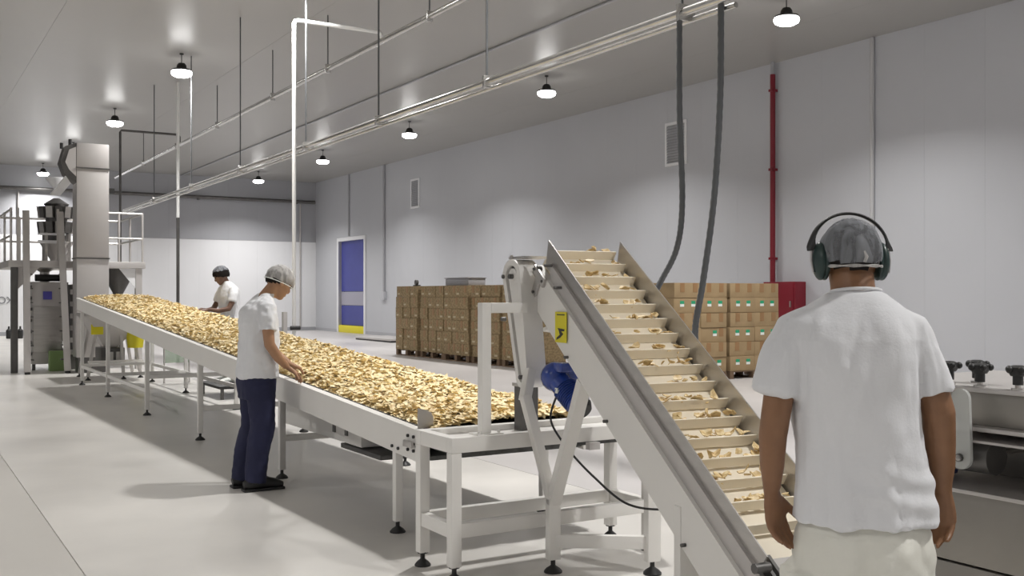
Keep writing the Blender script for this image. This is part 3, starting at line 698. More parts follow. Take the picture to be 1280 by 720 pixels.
for yc in (1.862, 2.03):
    P = stad(yc, 1.20, .028, yc, 1.03, .034)
    g_ = MB().prism(P, 0, MX - .02, MX - .008).build('clear_guard', 'clear', mc)
    MB().cyl((MX - .03, yc, 1.03), (MX + .30, yc, 1.03), .009, 10).build('shaft', 'steel', mc)
    MB().cyl((MX - .03, yc, 1.03), (MX - .018, yc, 1.03), .012, 8).build('hub_bolt', 'steel_dark', g_)
MB().cyl((MX + .06, 1.80, 1.03), (MX + .06, 2.1, 1.03), .05, 16).build('dark_roller', 'steel_dark', mc)
MB().box((MX + .05, 2.02, .94), (MX + .2, 2.1, .99), .01).build('blue_block', 'blue_m', mc)

# ------------------------------------------------------------------ far left: platform, tower, weigher, packing machine
pf = thing('service_platform', 'steel service platform with railings behind the tower', 'platform', (3.2, 22.6, 0))
MB().box((1.95, 21.6, 2.02), (4.45, 24.2, 2.15), .01).build('deck', 'steel_pale', pf)
for xx, yy in ((2.06, 21.7), (4.33, 21.7), (4.33, 24.1)):
    MB().box((xx - .06, yy - .06, 0), (xx + .06, yy + .06, 2.02)).build('post', 'steel_dark' if xx < 3 else 'steel_pale', pf)
for xx, yy in ((2.0, 21.65), (2.0, 22.9), (2.0, 24.15), (2.4, 24.15), (3.7, 21.65), (3.95, 21.65), (4.4, 21.65), (4.4, 22.9), (4.4, 24.15)):
    MB().cyl((xx, yy, 2.15), (xx, yy, 3.15), .022, 8).build('railing_post', 'steel_pale', pf)
for z in (2.62, 3.12):
    b = MB(); b.cyl((3.7, 21.65, z), (4.4, 21.65, z), .022, 8); b.cyl((4.4, 21.65, z), (4.4, 24.15, z), .022, 8); b.cyl((2.0, 21.65, z), (2.0, 24.15, z), .022, 8); b.cyl((2.0, 24.15, z), (4.4, 24.15, z), .022, 8)
    b.build('rail', 'steel', pf)
MB().prism([(3.95, 2.02), (4.4, 2.02), (4.4, 1.45)], 1, 21.66, 21.68).build('gusset', 'wall_bright', pf)
MB().prism([(2.12, 2.02), (2.5, 2.02), (2.12, 1.6)], 1, 21.66, 21.68).build('gusset', 'steel_pale', pf)
# steep ladder
ld_ = thing('access_ladder', 'steep steel access ladder with tall handrails at the left edge', 'ladder', (2.6, 21.4, 0))
for x0, x1 in ((2.23, 2.33), (2.93, 2.93)):
    MB().bar((x0, 21.15, .04), (x1 - .08, 21.58, 3.1), .06, .12, up=(1, 0, 0), bev=.005).build('stringer', 'steel_pale', ld_)
    MB().bar((x0 - .12, 21.56, 2.15), (x0 - .12, 21.56, 3.15), .04, .04).build('handrail', 'steel_pale', ld_)
    MB().cyl((x0, 21.14, 0), (x0, 21.14, .04), .05, 10).build('rubber_foot', 'black', ld_)
for k in range(7):
    z = .25 + k * .27; f = z / 3.1
    MB().box((2.27, 21.15 + .43 * f, z), (2.35, 21.3 + .43 * f, z + .025)).box((2.82, 21.15 + .43 * f, z), (2.90, 21.3 + .43 * f, z + .025)).build('tread_bracket', 'steel_dark', ld_)
# packing machine
pk = thing('packing_machine', 'upright steel packing machine under the platform with violet display', 'machine', (2.7, 22.6, 0))
MB().box((2.42, 22.2, .12), (2.98, 23.1, 1.75), .02).build('cabinet', 'steel_pale', pk)
MB().box((2.44, 22.17, .35), (2.96, 22.2, 1.25), .01).build('front_door', 'steel', pk)
MB().box((2.62, 22.15, 1.40), (2.78, 22.2, 1.56), .005).build('display', 'violet', pk)
for k in range(7):
    z = .3 + k * .22
    MB().box((2.34, 22.15, z), (2.42, 22.4, z + .06)).build('side_bracket', 'steel_dark', pk); MB().box((2.98, 22.15, z + .05), (3.08, 22.4, z + .12)).build('side_bracket', 'steel_dark', pk)
MB().cyl((2.5, 22.4, 1.83), (2.95, 22.4, 1.83), .07, 14).build('film_roll', 'black', pk)
MB().lathe([(.09, 1.75), (.09, 1.95), (.2, 2.02)], (2.7, 22.6, 0), 16).build('forming_tube', 'steel', pk)
for xx in (2.46, 2.94):
    for yy in (22.25, 23.05): MB().box((xx - .03, yy - .03, 0), (xx + .03, yy + .03, .12)).build('leg', 'steel_dark', pk)
pk2 = thing('packing_machine', 'dark side machine between packing machine and steel tower', 'machine', (3.25, 22.6, 0))
MB().box((3.12, 22.1, 0), (3.45, 22.9, 1.7), .02).build('frame_box', 'steel_dark', pk2)
for k in range(6): MB().box((3.10, 22.04, .3 + k * .24), (3.3, 22.1, .4 + k * .24), .01).build('module', ('steel', 'steel_pale')[k % 2], pk2)
t = thing('plastic_crate', 'olive green plastic crate standing below the packing machine', 'crate', (2.85, 21.95, 0))
MB().box((2.7, 21.8, 0), (3.0, 22.05, .02)).box((2.7, 21.8, .02), (2.715, 22.05, .38)).box((2.985, 21.8, .02), (3.0, 22.05, .38)).box((2.715, 21.8, .02), (2.985, 21.815, .38)).box((2.715, 22.035, .02), (2.985, 22.05, .38)).build('body', 'olive', t)
MB().box((2.69, 21.79, .36), (3.01, 21.81, .40)).build('rim', 'olive', t)
t = thing('canister', 'pair of small black canisters by the back wall at left', 'canister', (5.0, 39.8, 0))
# fix: stand them near the far left floor
for i, xx in enumerate((3.5, 3.85)):
    MB().lathe([(.08, 0), (.09, .03), (.09, .28), (.03, .34), (.03, .4), (.02, .42)], (xx, 38.6, 0), 14).build('body', 'black', t)
# tower
tw = thing('bucket_elevator', 'tall square stainless steel bucket elevator tower', 'machine', (3.36, 21.2, 0))
for z0, z1, m in ((.3, 2.18, 'steel_pale'), (2.2, 3.90, 'steel_pale'), (3.92, 4.38, 'steel_pale')):
    MB().box((3.06, 20.95, z0), (3.64, 21.45, z1), .008).build('casing', m, tw)
for z in (2.18, 3.9): MB().box((3.045, 20.935, z), (3.655, 21.465, z + .02)).build('flange', 'steel_dark', tw)
MB().box((3.10, 21.0, 0), (3.60, 21.4, .3)).build('boot', 'steel_dark', tw)
MB().prism([(3.06, 4.38), (2.86, 4.30), (2.78, 4.0), (2.86, 3.78), (3.06, 3.62)], 1, 20.97, 21.4).build('discharge_head', 'steel_dark', tw)
MB().prism([(3.05, 4.30), (2.93, 4.24), (2.86, 4.0), (2.93, 3.86), (3.05, 3.74)], 1, 20.95, 20.97).build('head_cover', 'steel_pale', tw)
MB().bar((3.0, 21.1, 3.78), (2.80, 21.9, 3.45), .2, .02).build('discharge_spout', 'wall_bright', tw)
MB().cyl((2.95, 21.0, 4.44), (2.95, 21.0, 4.30), .03, 8).cyl((2.80, 21.0, 4.36), (2.80, 21.0, 4.25), .03, 8).build('top_knobs', 'black', tw)
MB().box((3.655, 21.0, 3.45), (3.75, 21.1, 3.55)).build('limit_switch', 'black', tw)
# weigher on the platform
wg = thing('multihead_weigher', 'multihead weigher with rings of steel buckets on the platform', 'machine', (2.88, 22.3, 2.15))
cxw, cyw = 2.88, 22.3
MB().lathe([(.16, 2.55), (.2, 2.75), (.2, 3.25), (.24, 3.3), (.06, 3.42)], (cxw, cyw, 0), 20).build('body', 'steel_dark', wg)
MB().lathe([(.06, 3.62), (.2, 3.8), (.2, 3.83), (.05, 3.64)], (cxw, cyw, 0), 18).build('infeed_cone', 'wall_bright', wg)
for k in range(12):
    a = 2 * math.pi * k / 12; rm = Matrix.Translation((cxw, cyw, 0)) @ Matrix.Rotation(a, 4, 'Z')
    for z0 in (2.72, 3.02): 
        b = MB(rm); b.prism([(.20, z0 + .22), (.36, z0 + .22), (.33, z0), (.24, z0)], 1, -.065, .065); b.build('bucket', ('steel', 'steel_dark')[(k + int(z0 * 10)) % 2], wg)
for a in range(4):
    xx = cxw + .3 * math.cos(a * math.pi / 2 + .78); yy = cyw + .3 * math.sin(a * math.pi / 2 + .78)
    MB().box((xx - .025, yy - .025, 2.15), (xx + .025, yy + .025, 2.72)).build('leg', 'steel', wg)
MB().box((2.5, 21.9, 2.50), (3.0, 21.94, 2.56)).box((2.5, 21.9, 2.66), (3.0, 21.94, 2.70)).build('base_rail', 'wall_bright', wg)
MB().lathe([(.33, 2.55), (.12, 2.2), (.12, 2.16)], (cxw, cyw, 0), 18, cap=False).build('collecting_cone', 'steel_pale', wg)
t = thing('steel_funnel', 'dark steel funnel hanging below the platform right of the tower', 'hopper', (4.05, 22.3, 1.0))
MB().lathe([(.30, 2.02), (.30, 1.9), (.09, 1.5), (.07, .9)], (4.05, 22.3, 0), 18).build('cone', 'steel_dark', t)
MB().box((3.72, 22.2, 1.96), (4.38, 22.4, 2.02)).build('support_bar', 'steel_dark', t)
# receiving hopper below the far end of the sorting belt
rh = thing('receiving_hopper', 'steel receiving hopper on wheels below the far end of the sorting conveyor', 'hopper', (3.45, 19.3, 0))
def frust(mb, a, z0, b, z1):
    mb.rings([[Vector((a[0], a[2], z0)), Vector((a[1], a[2], z0)), Vector((a[1], a[3], z0)), Vector((a[0], a[3], z0))],
              [Vector((b[0], b[2], z1)), Vector((b[1], b[2], z1)), Vector((b[1], b[3], z1)), Vector((b[0], b[3], z1))]])
b = MB(); frust(b, (3.28, 3.50, 19.35, 19.65), .55, (2.95, 3.95, 18.95, 20.2), 1.12); b.build('funnel', 'steel_pale', rh)
b = MB(); b.box((2.93, 18.93, 1.12), (3.97, 20.22, 1.17), .004); b.build('rim', 'steel', rh)
MB().box((3.22, 19.3, .28), (3.62, 19.9, .55), .01).build('vibrator_box', 'steel_dark', rh)
MB().box((3.3, 19.27, .33), (3.42, 19.3, .48)).box((3.47, 19.27, .33), (3.57, 19.3, .48)).build('cover_plates', 'steel', rh)
for xx, yy in ((2.98, 19.15), (3.57, 19.15), (3.9, 19.35), (3.9, 20.1), (2.98, 20.1)):
    lg = MB().bar((xx, yy, .06), (xx * .6 + 1.38, yy * .8 + 3.92, 1.12), .05, .05).build('leg', 'steel_pale', rh)
    bb = MB(); foot(bb, xx, yy); bb.build('leveling_foot', 'black', lg)
MB().box((2.98, 19.12, .30), (3.9, 19.17, .34)).build('brace', 'white', rh)
MB().box((3.02, 19.08, .80), (3.22, 19.085, .98)).build('warning_label', 'yellow', rh)
MB().lathe([(.13, .55), (.15, .72), (.15, .9), (.1, 1.02)], (3.78, 19.2, 0), 18).build('yellow_cap', 'yellow', rh)
tag(MB().box((3.98, 17.9, .34), (4.42, 17.92, .92), .004).build('green_screen', 'greenglass'), 'green tinted clear screen standing behind the far conveyor legs', 'screen')
tag(MB().box((3.985, 17.88, 0), (4.0, 17.94, .92)).box((4.40, 17.88, 0), (4.415, 17.94, .92)).build('screen_stand', 'steel_pale'), 'thin steel stand holding the green tinted screen', 'stand')
# platform for the far worker
ws = thing('work_step', 'low dark work step under the far worker', 'step', (4.35, 15.15, 0))
MB().box((4.02, 14.6, .15), (4.75, 15.75, .19), .006).build('tread', 'black', ws)
for xx in (4.07, 4.70):
    for yy in (14.66, 15.7): MB().box((xx - .02, yy - .02, 0), (xx + .02, yy + .02, .15)).build('leg', 'steel_dark', ws)

# ------------------------------------------------------------------ people
def remesh(mb, vox, smooth=3, disp=None):
    me = bpy.data.meshes.new('tmp'); bmesh.ops.recalc_face_normals(mb.bm, faces=mb.bm.faces[:]); mb.bm.to_mesh(me); mb.bm.free()
    o = bpy.data.objects.new('tmp', me); COL.objects.link(o)
    r = o.modifiers.new('r', 'REMESH'); r.mode = 'VOXEL'; r.voxel_size = vox; r.use_smooth_shade = True
    if smooth: s = o.modifiers.new('s', 'SMOOTH'); s.factor = .5; s.iterations = smooth
    bpy.context.view_layer.update()
    m2 = bpy.data.meshes.new_from_object(o.evaluated_get(bpy.context.evaluated_depsgraph_get()))
    bpy.data.objects.remove(o)
    if disp:
        n = len(m2.vertices); co = np.empty(n * 3, np.float32); no = np.empty(n * 3, np.float32)
        m2.vertices.foreach_get('co', co); m2.vertices.foreach_get('normal', no); co = co.reshape(-1, 3); no = no.reshape(-1, 3)
        d = np.array([disp(Vector((float(c[0]), float(c[1]), float(c[2])))) for c in co], np.float32)
        co = co + no * d[:, None]; m2.vertices.foreach_set('co', co.reshape(-1)); m2.update()
    return m2
def V3(*a): return Vector(a)
def hand(b, w, d, palm, side, s=1.0, curl=.35):
    """palm and five fingers; w wrist, d pointing, palm = palm normal, side = +1/-1 thumb side"""
    d = d.normalized(); palm = (palm - d * palm.dot(d)).normalized(); th = d.cross(palm) * side
    b.tube([w - d * .03 * s, w, w + d * .03 * s, w + d * .065 * s, w + d * .092 * s], [(.024 * s, .019 * s), (.026 * s, .018 * s), (.036 * s, .017 * s), (.042 * s, .016 * s), (.038 * s, .012 * s)], 12, ref=th)
    for i, (o, L) in enumerate(((.031, .072), (.011, .082), (-.010, .076), (-.030, .060))):
        p = w + d * (.085 - abs(o) * .15) * s + th * o * s; dd = d.copy(); r = .0088 * s; pts = [p]; 
        for f in (.45, .3, .25):
            c = curl * (1 + .25 * i); dd = (dd * math.cos(c) + palm * math.sin(c)).normalized(); p = p + dd * L * f * s; pts.append(p)
        b.tube(pts, [r * 1.08, r, r * .92, r * .75], 8, ref=th)
    p = w + d * .025 * s + th * .024 * s; dd = (d * .75 + th * .62 + palm * .25).normalized()
    p2 = p + dd * .04 * s; dd2 = (dd + d * .4 + palm * .3).normalized(); p3 = p2 + dd2 * .03 * s; p4 = p3 + (dd2 + palm * .3).normalized() * .024 * s
    b.tube([p, p2, p3, p4], [.014 * s, .011 * s, .0098 * s, .008 * s], 8, ref=palm)
def head(b, c, fwd, up, s=1.0, face=True):
    """skull centre c; fwd = looking direction"""
    fwd = fwd.normalized(); rt = fwd.cross(up).normalized(); up = rt.cross(fwd)
    m = Matrix((rt, fwd, up)).transposed().to_4x4()
    b.ball(c, .092 * s, 24, (.83, 1.05, 1.0), m)
    b.ball(c + m.to_3x3() @ V3(0, .035, -.06) * s, .068 * s, 20, (.88, .95, 1.15), m)
    b.ball(c + m.to_3x3() @ V3(0, .062, -.112) * s, .032 * s, 14, (1.1, .9, .8), m)
    q = lambda x, y, z: c + m.to_3x3() @ V3(x, y, z) * s
    b.tube([q(0, .092, -.012), q(0, .108, -.045), q(0, .100, -.062)], [.009 * s, .014 * s, .013 * s], 8)
    b.ball(q(0, .088, -.088), .022 * s, 12, (1.1, .6, .5), m)
    b.ball(q(0, .088, .008), .04 * s, 12, (1.5, .5, .35), m)
    for sx in (-1, 1): b.ball(q(sx * .080, -.004, -.03), .026 * s, 12, (.35, .8, 1.25), m)
    return q, m
def torso_rings(b, secs, n=28, ex=2.4):
    out = []
    for z, cx, cy, hw, hd in secs:
        r = []
        for k in range(n):
            a = 2 * math.pi * k / n; c, s = math.cos(a), math.sin(a)
            r.append(V3(cx + hw * math.copysign(abs(c) ** (2 / ex), c), cy + hd * math.copysign(abs(s) ** (2 / ex), s), z))
        out.append(r)
    b.rings(out)
def cap_net(q, m, s, drop, tilt, rim=.0):
    """hair net dome: part of an ellipsoid above a tilted plane, open at the rim"""
    bm = bmesh.new(); bmesh.ops.create_uvsphere(bm, u_segments=40, v_segments=28, radius=1)
    bmesh.ops.scale(bm, vec=(.098 * s, .118 * s, .112 * s), verts=bm.verts)
    for v in bm.verts:
        a = math.atan2(v.co.y, v.co.x)
        k = 1 + .018 * math.sin(11 * a + 3 * v.co.z * 20) + .03 * noise.noise(v.co * 22); v.co *= k
    dl = [v for v in bm.verts if v.co.z < drop * s + tilt * v.co.y]
    bmesh.ops.delete(bm, geom=dl, context='VERTS')
    return bm
def fold(amp, sx, sz, off=0.0, fine=.3):
    def f(p):
        w = noise.noise(V3(p.x * sx + off, p.y * sx, p.z * sz + p.x * 2.5)); w2 = noise.noise(V3(p.x * sx * 2.3, p.y * sx * 2.3 + off, p.z * sz * 2.1))
        return amp * (w + .5 * abs(w2) + fine * noise.noise(p * 28))
    return f

# ---- nearest worker, seen from behind.  Local frame: x right, y the way he faces, z up
mA = thing('person', 'nearest worker from behind in white t-shirt, hair net and ear defenders, arms hanging', 'person', (2.106, 1.787, 0), R(-31.26), local=True)
b = MB()
q, hm = head(b, V3(.004, .045, 1.603), V3(-.03, 1, -.15), V3(0, .14, 1), .79)
b.tube([V3(.0, .0, 1.44), V3(.002, .015, 1.50), V3(.004, .04, 1.56)], [(.068, .062), (.056, .056), (.054, .056)], 16, ref=(1, 0, 0))
torso_rings(b, [(.86, .02, .0, .12, .08), (1.0, .015, 0, .12, .085), (1.15, .005, 0, .12, .085), (1.30, 0, 0, .13, .09), (1.38, 0, .0, .135, .08), (1.44, 0, 0, .09, .055), (1.50, 0, 0, .045, .045)])
for sx in (-1, 1):
    b.tube([V3(.02 + sx * .07, 0, .9), V3(.01 + sx * .09, .02, .5), V3(sx * .10, 0, .1)], [.068, .05, .04], 14)
    b.tube([V3(sx * .10, -.04, .05), V3(sx * .105, .05, .045), V3(sx * .11, .14, .03)], [.035, .038, .03], 12)
# arms
b.tube([V3(-.150, 0, 1.41), V3(-.185, -.015, 1.32), V3(-.205, -.02, 1.20), V3(-.208, .0, 1.14), V3(-.205, .02, 1.06), V3(-.203, .03, 1.00)],
       [.045, .040, .037, .036, .031, .022], 16)
hand(b, V3(-.203, .030, .99), V3(.16, .04, -1), V3(.6, -.75, .1), -1, .98, .26)
b.tube([V3(.138, 0, 1.40), V3(.175, -.013, 1.32), V3(.206, -.02, 1.20), V3(.216, .0, 1.13), V3(.230, .02, 1.06), V3(.235, .03, 1.00)],
       [.038, .039, .041, .040, .034, .024], 16)
hand(b, V3(.236, .030, .99), V3(-.04, .04, -1), V3(-.6, -.75, .1), +1, .98, .36)
link('body', remesh(b, .0048, 3), 'skin', mA, local=True)
# shirt
b = MB()
torso_rings(b, [(.928, .022, .0, .178, .132), (.96, .021, .0, .174, .127), (1.03, .018, .0, .165, .122), (1.12, .010, .0, .152, .12), (1.22, -.003, .0, .154, .122), (1.32, -.003, .0, .168, .125),
                (1.385, 0, .0, .175, .118), (1.425, .0, .0, .165, .105), (1.46, .002, .0, .135, .088), (1.485, .003, .0, .100, .074), (1.503, .004, .003, .074, .062), (1.510, .004, .006, .058, .052)], n=36)
b.tube([V3(-.10, 0, 1.425), V3(-.150, 0, 1.405), V3(-.174, -.008, 1.35), V3(-.190, -.012, 1.30), V3(-.204, -.016, 1.25)], [(.05, .07), (.052, .062), (.054, .062), (.054, .060), (.053, .058)], 20, ref=(1, 0, 0))
b.tube([V3(.10, 0, 1.425), V3(.145, 0, 1.410), V3(.166, -.008, 1.35), V3(.182, -.012, 1.30), V3(.196, -.016, 1.25)], [(.05, .07), (.050, .062), (.053, .062), (.054, .060), (.054, .058)], 20, ref=(1, 0, 0))
fA = fold(.020, 9, 2.2, 1.7, .12)
def dA(p):
    e = min(1, max(.25, (1.50 - p.z) / .12))
    d = fA(p) * e
    # drape folds falling from the shoulder blades and a gather above the hem
    d += .009 * math.sin(40 * (p.x + .9 * abs(p.x) * (p.z - 1.2)) + 3 * noise.noise(p * 5)) * math.exp(-((p.z - 1.18) / .2) ** 2) * max(0, 1 - (p.x / .19) ** 2)
    d += .006 * math.sin(95 * (p.z + .25 * p.x)) * math.exp(-((p.z - 1.02) / .06) ** 2) * (.5 + .5 * math.sin(9 * p.x)) * .7
    return d
sh = link('tshirt', remesh(b, .0065, 4, dA), 'shirt', mA, local=True)
# collar and hem seams
MB().tube([V3(.004 + .062 * math.cos(a), .005 + .056 * math.sin(a), 1.507 - .008 * math.sin(a)) for a in np.linspace(0, 2 * math.pi, 33)], (.0045), 8, ref=(0, 0, 1), cap=False).build('collar', 'shirt', sh, local=True)
# trousers
b = MB()
torso_rings(b, [(.60, .015, 0, .165, .12), (.75, .020, 0, .172, .13), (.86, .022, 0, .168, .125), (.94, .021, 0, .158, .112), (1.0, .018, 0, .135, .095)], n=36)
for sx in (-1, 1):
    b.tube([V3(sx * .085, 0, .80), V3(sx * .095, .01, .5), V3(sx * .10, 0, .28), V3(sx * .10, -.01, .07)], [.098, .085, .078, .078], 20)
fT = fold(.018, 8, 3, 6.1)
def dT(p): return -.012 * min(1, max(0, (p.z - .90) / .04)) + fT(p) * min(1, max(0, (.96 - p.z) / .12)) + min(1, max(0, (.95 - p.z) / .08)) * (.008 * math.exp(-((p.x + .05 + .25 * (.85 - p.z)) / .03) ** 2) + .008 * math.exp(-((p.x - .09 + .5 * (.9 - p.z)) / .03) ** 2)) * min(1, max(0, -p.y / .06))
link('trousers', remesh(b, .008, 3, dT), 'trouser_w', mA, local=True)
for sx in (-1, 1):
    MB().tube([V3(sx * .10, -.075, .04), V3(sx * .10, -.03, .05), V3(sx * .105, .06, .045), V3(sx * .11, .16, .03), V3(sx * .11, .19, .025)], [(.03, .03), (.042, .045), (.048, .045), (.045, .03), (.025, .02)], 16, ref=(1, 0, 0)).build('shoe', 'paper', mA, local=True)
# hair, net, ear defenders
hb = MB(); hb.bm.free(); hb.bm = cap_net(q, hm, .755, -.052, .22); 
bmesh.ops.transform(hb.bm, matrix=Matrix.Translation(q(0, 0, .0)) @ hm, verts=hb.bm.verts); hr = hb.build('hair', 'hair', mA, local=True)
hb = MB(); hb.bm.free(); hb.bm = cap_net(q, hm, .80, -.040, .14)
bmesh.ops.transform(hb.bm, matrix=Matrix.Translation(q(0, 0, .004)) @ hm, verts=hb.bm.verts); nt_ = hb.build('hair_net', 'net', mA, local=True)
rim = [q(.0925 * math.cos(a), .112 * math.sin(a), -.040 + .14 * .115 * math.sin(a)) for a in np.linspace(0, 2 * math.pi, 41)]
MB().tube(rim, [.0035 + .0012 * math.sin(5 * i) for i in range(41)], 6, ref=(0, 0, 1), cap=False).build('elastic_rim', 'net2', nt_, local=True)
MB().tube([q(.004 + .006 * math.sin(k * 1.7), -.112 + .0 * k - .004 * math.sin(k), -.045 + .017 * k) if k < 5 else q(.003, -.112 + (k - 4) * .012, -.045 + .017 * k) for k in range(8)], [.004, .005, .004, .0035, .003, .003, .002, .001], 6, ref=(1, 0, 0)).build('gathered_seam', 'net2', nt_, local=True)
emo = MB().tube([q(.128 * math.cos(a), .0, .02 + .118 * math.sin(a)) for a in np.linspace(R(-4), R(184), 30)], [(.004, .012)] * 30, 8, ref=(0, 0, 1)).build('headband', 'black', mA, local=True)
for sx in (-1, 1):
    MB().ball(q(sx * .101, .0, -.022), .045, 20, (.42, .8, 1.12), hm).ball(q(sx * .088, 0, -.022), .046, 20, (.3, .8, 1.1), hm).build('ear_cup', 'muff', mA, local=True)
for sx in (-1, 1):
    MB().tube([q(sx * .127, 0, .02), q(sx * .130, 0, -.02), q(sx * .124, 0, -.06)], .0035, 8, ref=(0, 1, 0)).tube([q(sx * .127, .0, .018), q(sx * .108, .0, .012)], .004, 8, ref=(0, 1, 0)).build('wire_arm', 'steel', emo, local=True)

# ---- middle worker, facing the conveyor, reaching over the rim
mB = thing('person', 'worker in white t-shirt, navy trousers and hair net standing at the sorting conveyor', 'person', (2.46, 7.83, 0), R(-90), local=True)
b = MB()
q, hm = head(b, V3(0, .165, 1.615), V3(-.12, 1, -.55), V3(0, .45, 1), 1.04)
b.tube([V3(0, .02, 1.42), V3(0, .06, 1.49), V3(0, .12, 1.56)], [(.07, .06), (.056, .056), (.055, .055)], 14, ref=(1, 0, 0))
torso_rings(b, [(.86, 0, -.02, .14, .09), (1.0, 0, -.02, .14, .09), (1.2, 0, -.01, .14, .09), (1.38, 0, 0, .15, .09), (1.45, 0, .01, .09, .05)])
b.tube([V3(.175, .02, 1.39), V3(.21, .0, 1.25), V3(.225, .01, 1.12), V3(.21, .08, 1.02), V3(.19, .155, .945)], [.05, .045, .042, .038, .027], 14)
hand(b, V3(.188, .165, .938), V3(-.05, .8, -.55), V3(0, -.6, -.8), -1, 1.05, .3)
b.tube([V3(-.175, .02, 1.39), V3(-.22, .03, 1.25), V3(-.22, .08, 1.12), V3(-.17, .20, 1.02), V3(-.12, .28, .95)], [.05, .045, .042, .036, .027], 14)
hand(b, V3(-.118, .285, .945), V3(.1, .85, -.4), V3(0, -.5, -.85), +1, 1.05, .3)
for sx in (-1, 1): b.tube([V3(sx * .09, -.02, .9), V3(sx * .09, .0, .5), V3(sx * .1, -.08, .1)], [.085, .055, .04], 12)
link('body', remesh(b, .0065, 2), 'skin2', mB, local=True)
b = MB()
torso_rings(b, [(.86, 0, -.02, .182, .150), (.92, 0, -.02, .180, .150), (1.0, 0, -.015, .175, .145), (1.15, 0, .0, .175, .14), (1.28, 0, .0, .185, .14), (1.38, 0, .0, .185, .125), (1.44, 0, .015, .14, .095), (1.48, 0, .035, .09, .072), (1.505, 0, .055, .065, .06)], n=32)
for sx in (-1, 1):
    b.tube([V3(sx * .11, .01, 1.41), V3(sx * .17, .01, 1.39), V3(sx * .20, .005, 1.32), V3(sx * .215, .0, 1.22)], [(.05, .065), (.065, .068), (.07, .07), (.072, .07)], 18, ref=(1, 0, 0))
link('tshirt', remesh(b, .009, 3, fold(.018, 9, 4, 3.3)), 'shirt', mB, local=True)
b = MB()
torso_rings(b, [(.70, 0, -.02, .165, .13), (.84, 0, -.025, .17, .14), (.92, 0, -.02, .165, .13), (.96, 0, -.02, .15, .12)], n=28)
b.tube([V3(.085, -.02, .80), V3(.09, -.0, .5), V3(.095, -.04, .28), V3(.10, -.06, .06)], [.105, .095, .085, .082], 18)
b.tube([V3(-.085, -.02, .80), V3(-.09, -.02, .5), V3(-.095, -.08, .28), V3(-.10, -.10, .06)], [.105, .095, .085, .08], 18)
link('trousers', remesh(b, .009, 3, fold(.012, 8, 5, 9.3)), 'navy', mB, local=True)
for sx, y0, y1 in ((1, -.15, .15), (-1, -.18, .12)):
    b = MB(); b.tube([V3(sx * .10, y0, .045), V3(sx * .10, y0 + .04, .055), V3(sx * .10, y0 + .12, .06), V3(sx * .10, y1 - .06, .045), V3(sx * .10, y1, .03)], [(.03, .03), (.044, .05), (.046, .055), (.05, .04), (.03, .025)], 16, ref=(1, 0, 0))
    b.box((sx * .10 - .05, y0 - .01, 0), (sx * .10 + .05, y1 + .01, .022), .01); b.build('shoe', 'shoe', mB, local=True)
hb = MB(); hb.bm.free(); hb.bm = cap_net(q, hm, .95, -.045, .42)
bmesh.ops.transform(hb.bm, matrix=Matrix.Translation(q(0, 0, .0)) @ hm, verts=hb.bm.verts); hb.build('hair', 'hair', mB, local=True)
hb = MB(); hb.bm.free(); hb.bm = cap_net(q, hm, 1.02, -.030, .10)
bmesh.ops.transform(hb.bm, matrix=Matrix.Translation(q(0, 0, .004)) @ hm, verts=hb.bm.verts); nt_ = hb.build('hair_net', 'net2', mB, local=True)
rim = [q(.092 * math.cos(a), .1115 * math.sin(a), -.026 + .10 * .1185 * math.sin(a)) for a in np.linspace(0, 2 * math.pi, 33)]
MB().tube(rim, .0035, 6, ref=(0, 0, 1), cap=False).build('elastic_rim', 'paper', nt_, local=True)
MB().ball(q(-.03, .096, -.012), .009, 8).ball(q(.03, .096, -.012), .009, 8).build('eyes', 'eye', mB, local=True)

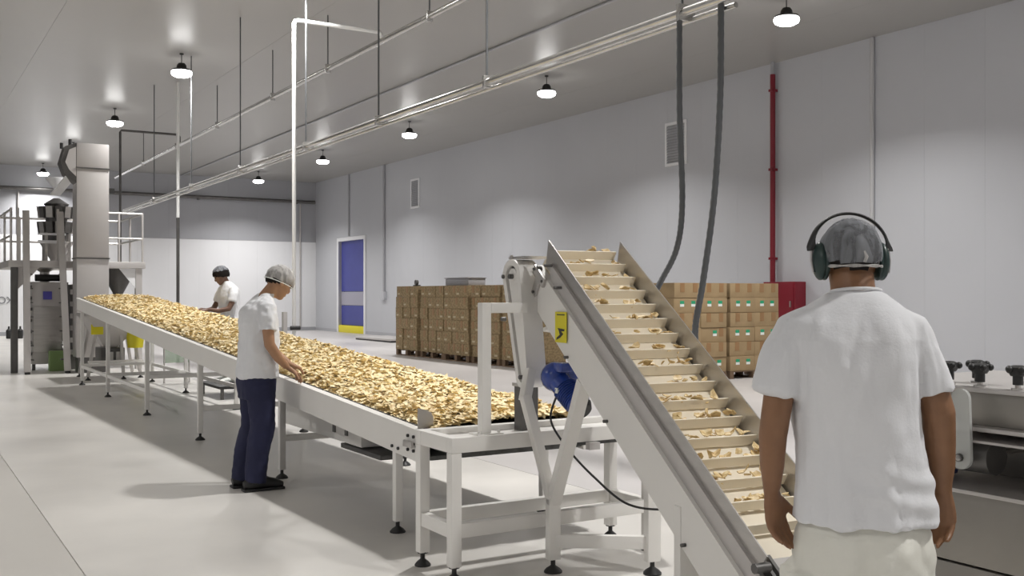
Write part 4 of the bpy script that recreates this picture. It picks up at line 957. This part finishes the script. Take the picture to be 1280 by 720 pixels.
# ---- far worker behind the conveyor, facing it
mC = thing('person', 'far worker in white t-shirt behind the sorting conveyor, dark hair, sorting chips', 'person', (4.33, 15.25, .19), R(100), local=True)
b = MB()
q, hm = head(b, V3(0, .12, 1.61), V3(.25, 1, -.5), V3(0, .4, 1), 1.08)
b.tube([V3(0, .02, 1.42), V3(0, .05, 1.49), V3(0, .09, 1.56)], [(.07, .06), (.056, .056), (.055, .055)], 14, ref=(1, 0, 0))
torso_rings(b, [(.86, 0, -.02, .14, .09), (1.2, 0, -.01, .14, .09), (1.38, 0, 0, .15, .09), (1.45, 0, .01, .09, .05)])
for sx in (-1, 1):
    b.tube([V3(sx * .18, .02, 1.38), V3(sx * .24, .04, 1.24), V3(sx * .25, .12, 1.10), V3(sx * .20, .26, 1.07), V3(sx * .13, .38, 1.09)], [.05, .045, .042, .036, .027], 12)
    hand(b, V3(sx * .125, .39, 1.09), V3(-sx * .2, .9, -.2), V3(0, -.3, -.95), -sx, 1.08, .35)
    b.tube([V3(sx * .09, -.02, .9), V3(sx * .09, .0, .5), V3(sx * .1, -.02, .1)], [.085, .055, .04], 12)
link('body', remesh(b, .008, 2), 'skin3', mC, local=True)
b = MB()
torso_rings(b, [(.86, 0, -.02, .19, .14), (1.0, 0, -.015, .18, .14), (1.28, 0, .0, .19, .14), (1.38, 0, .0, .19, .125), (1.44, 0, .015, .14, .095), (1.50, 0, .04, .07, .06)], n=28)
for sx in (-1, 1): b.tube([V3(sx * .11, .01, 1.41), V3(sx * .18, .01, 1.38), V3(sx * .22, .03, 1.30), V3(sx * .24, .06, 1.20)], [(.05, .065), (.065, .068), (.07, .07), (.07, .07)], 16, ref=(1, 0, 0))
link('tshirt', remesh(b, .011, 3, fold(.012, 9, 4, 5.3)), 'shirt', mC, local=True)
b = MB()
torso_rings(b, [(.70, 0, -.02, .165, .13), (.84, 0, -.025, .17, .14), (.93, 0, -.02, .16, .13)], n=24)
for sx in (-1, 1): b.tube([V3(sx * .085, -.02, .80), V3(sx * .09, -.0, .5), V3(sx * .1, -.03, .05)], [.10, .09, .08], 16)
link('trousers', remesh(b, .012, 3), 'trouser_w', mC, local=True)
for sx in (-1, 1):
    MB().tube([V3(sx * .10, -.10, .04), V3(sx * .10, -.03, .055), V3(sx * .10, .08, .045), V3(sx * .10, .17, .03)], [(.03, .03), (.045, .05), (.048, .042), (.03, .025)], 14, ref=(1, 0, 0)).build('shoe', 'paper', mC, local=True)
hb = MB(); hb.bm.free(); hb.bm = cap_net(q, hm, 1.06, -.045, .45)
bmesh.ops.transform(hb.bm, matrix=Matrix.Translation(q(0, 0, .0)) @ hm, verts=hb.bm.verts); hr = hb.build('hair', 'hair', mC, local=True)
hb = MB(); hb.bm.free(); hb.bm = cap_net(q, hm, 1.11, .045, .25)
bmesh.ops.transform(hb.bm, matrix=Matrix.Translation(q(0, 0, .0)) @ hm, verts=hb.bm.verts); hb.build('hair_net', 'net', mC, local=True)
MB().ball(q(-.03, .096, -.012), .009, 8).ball(q(.03, .096, -.012), .009, 8).build('eyes', 'eye', mC, local=True)
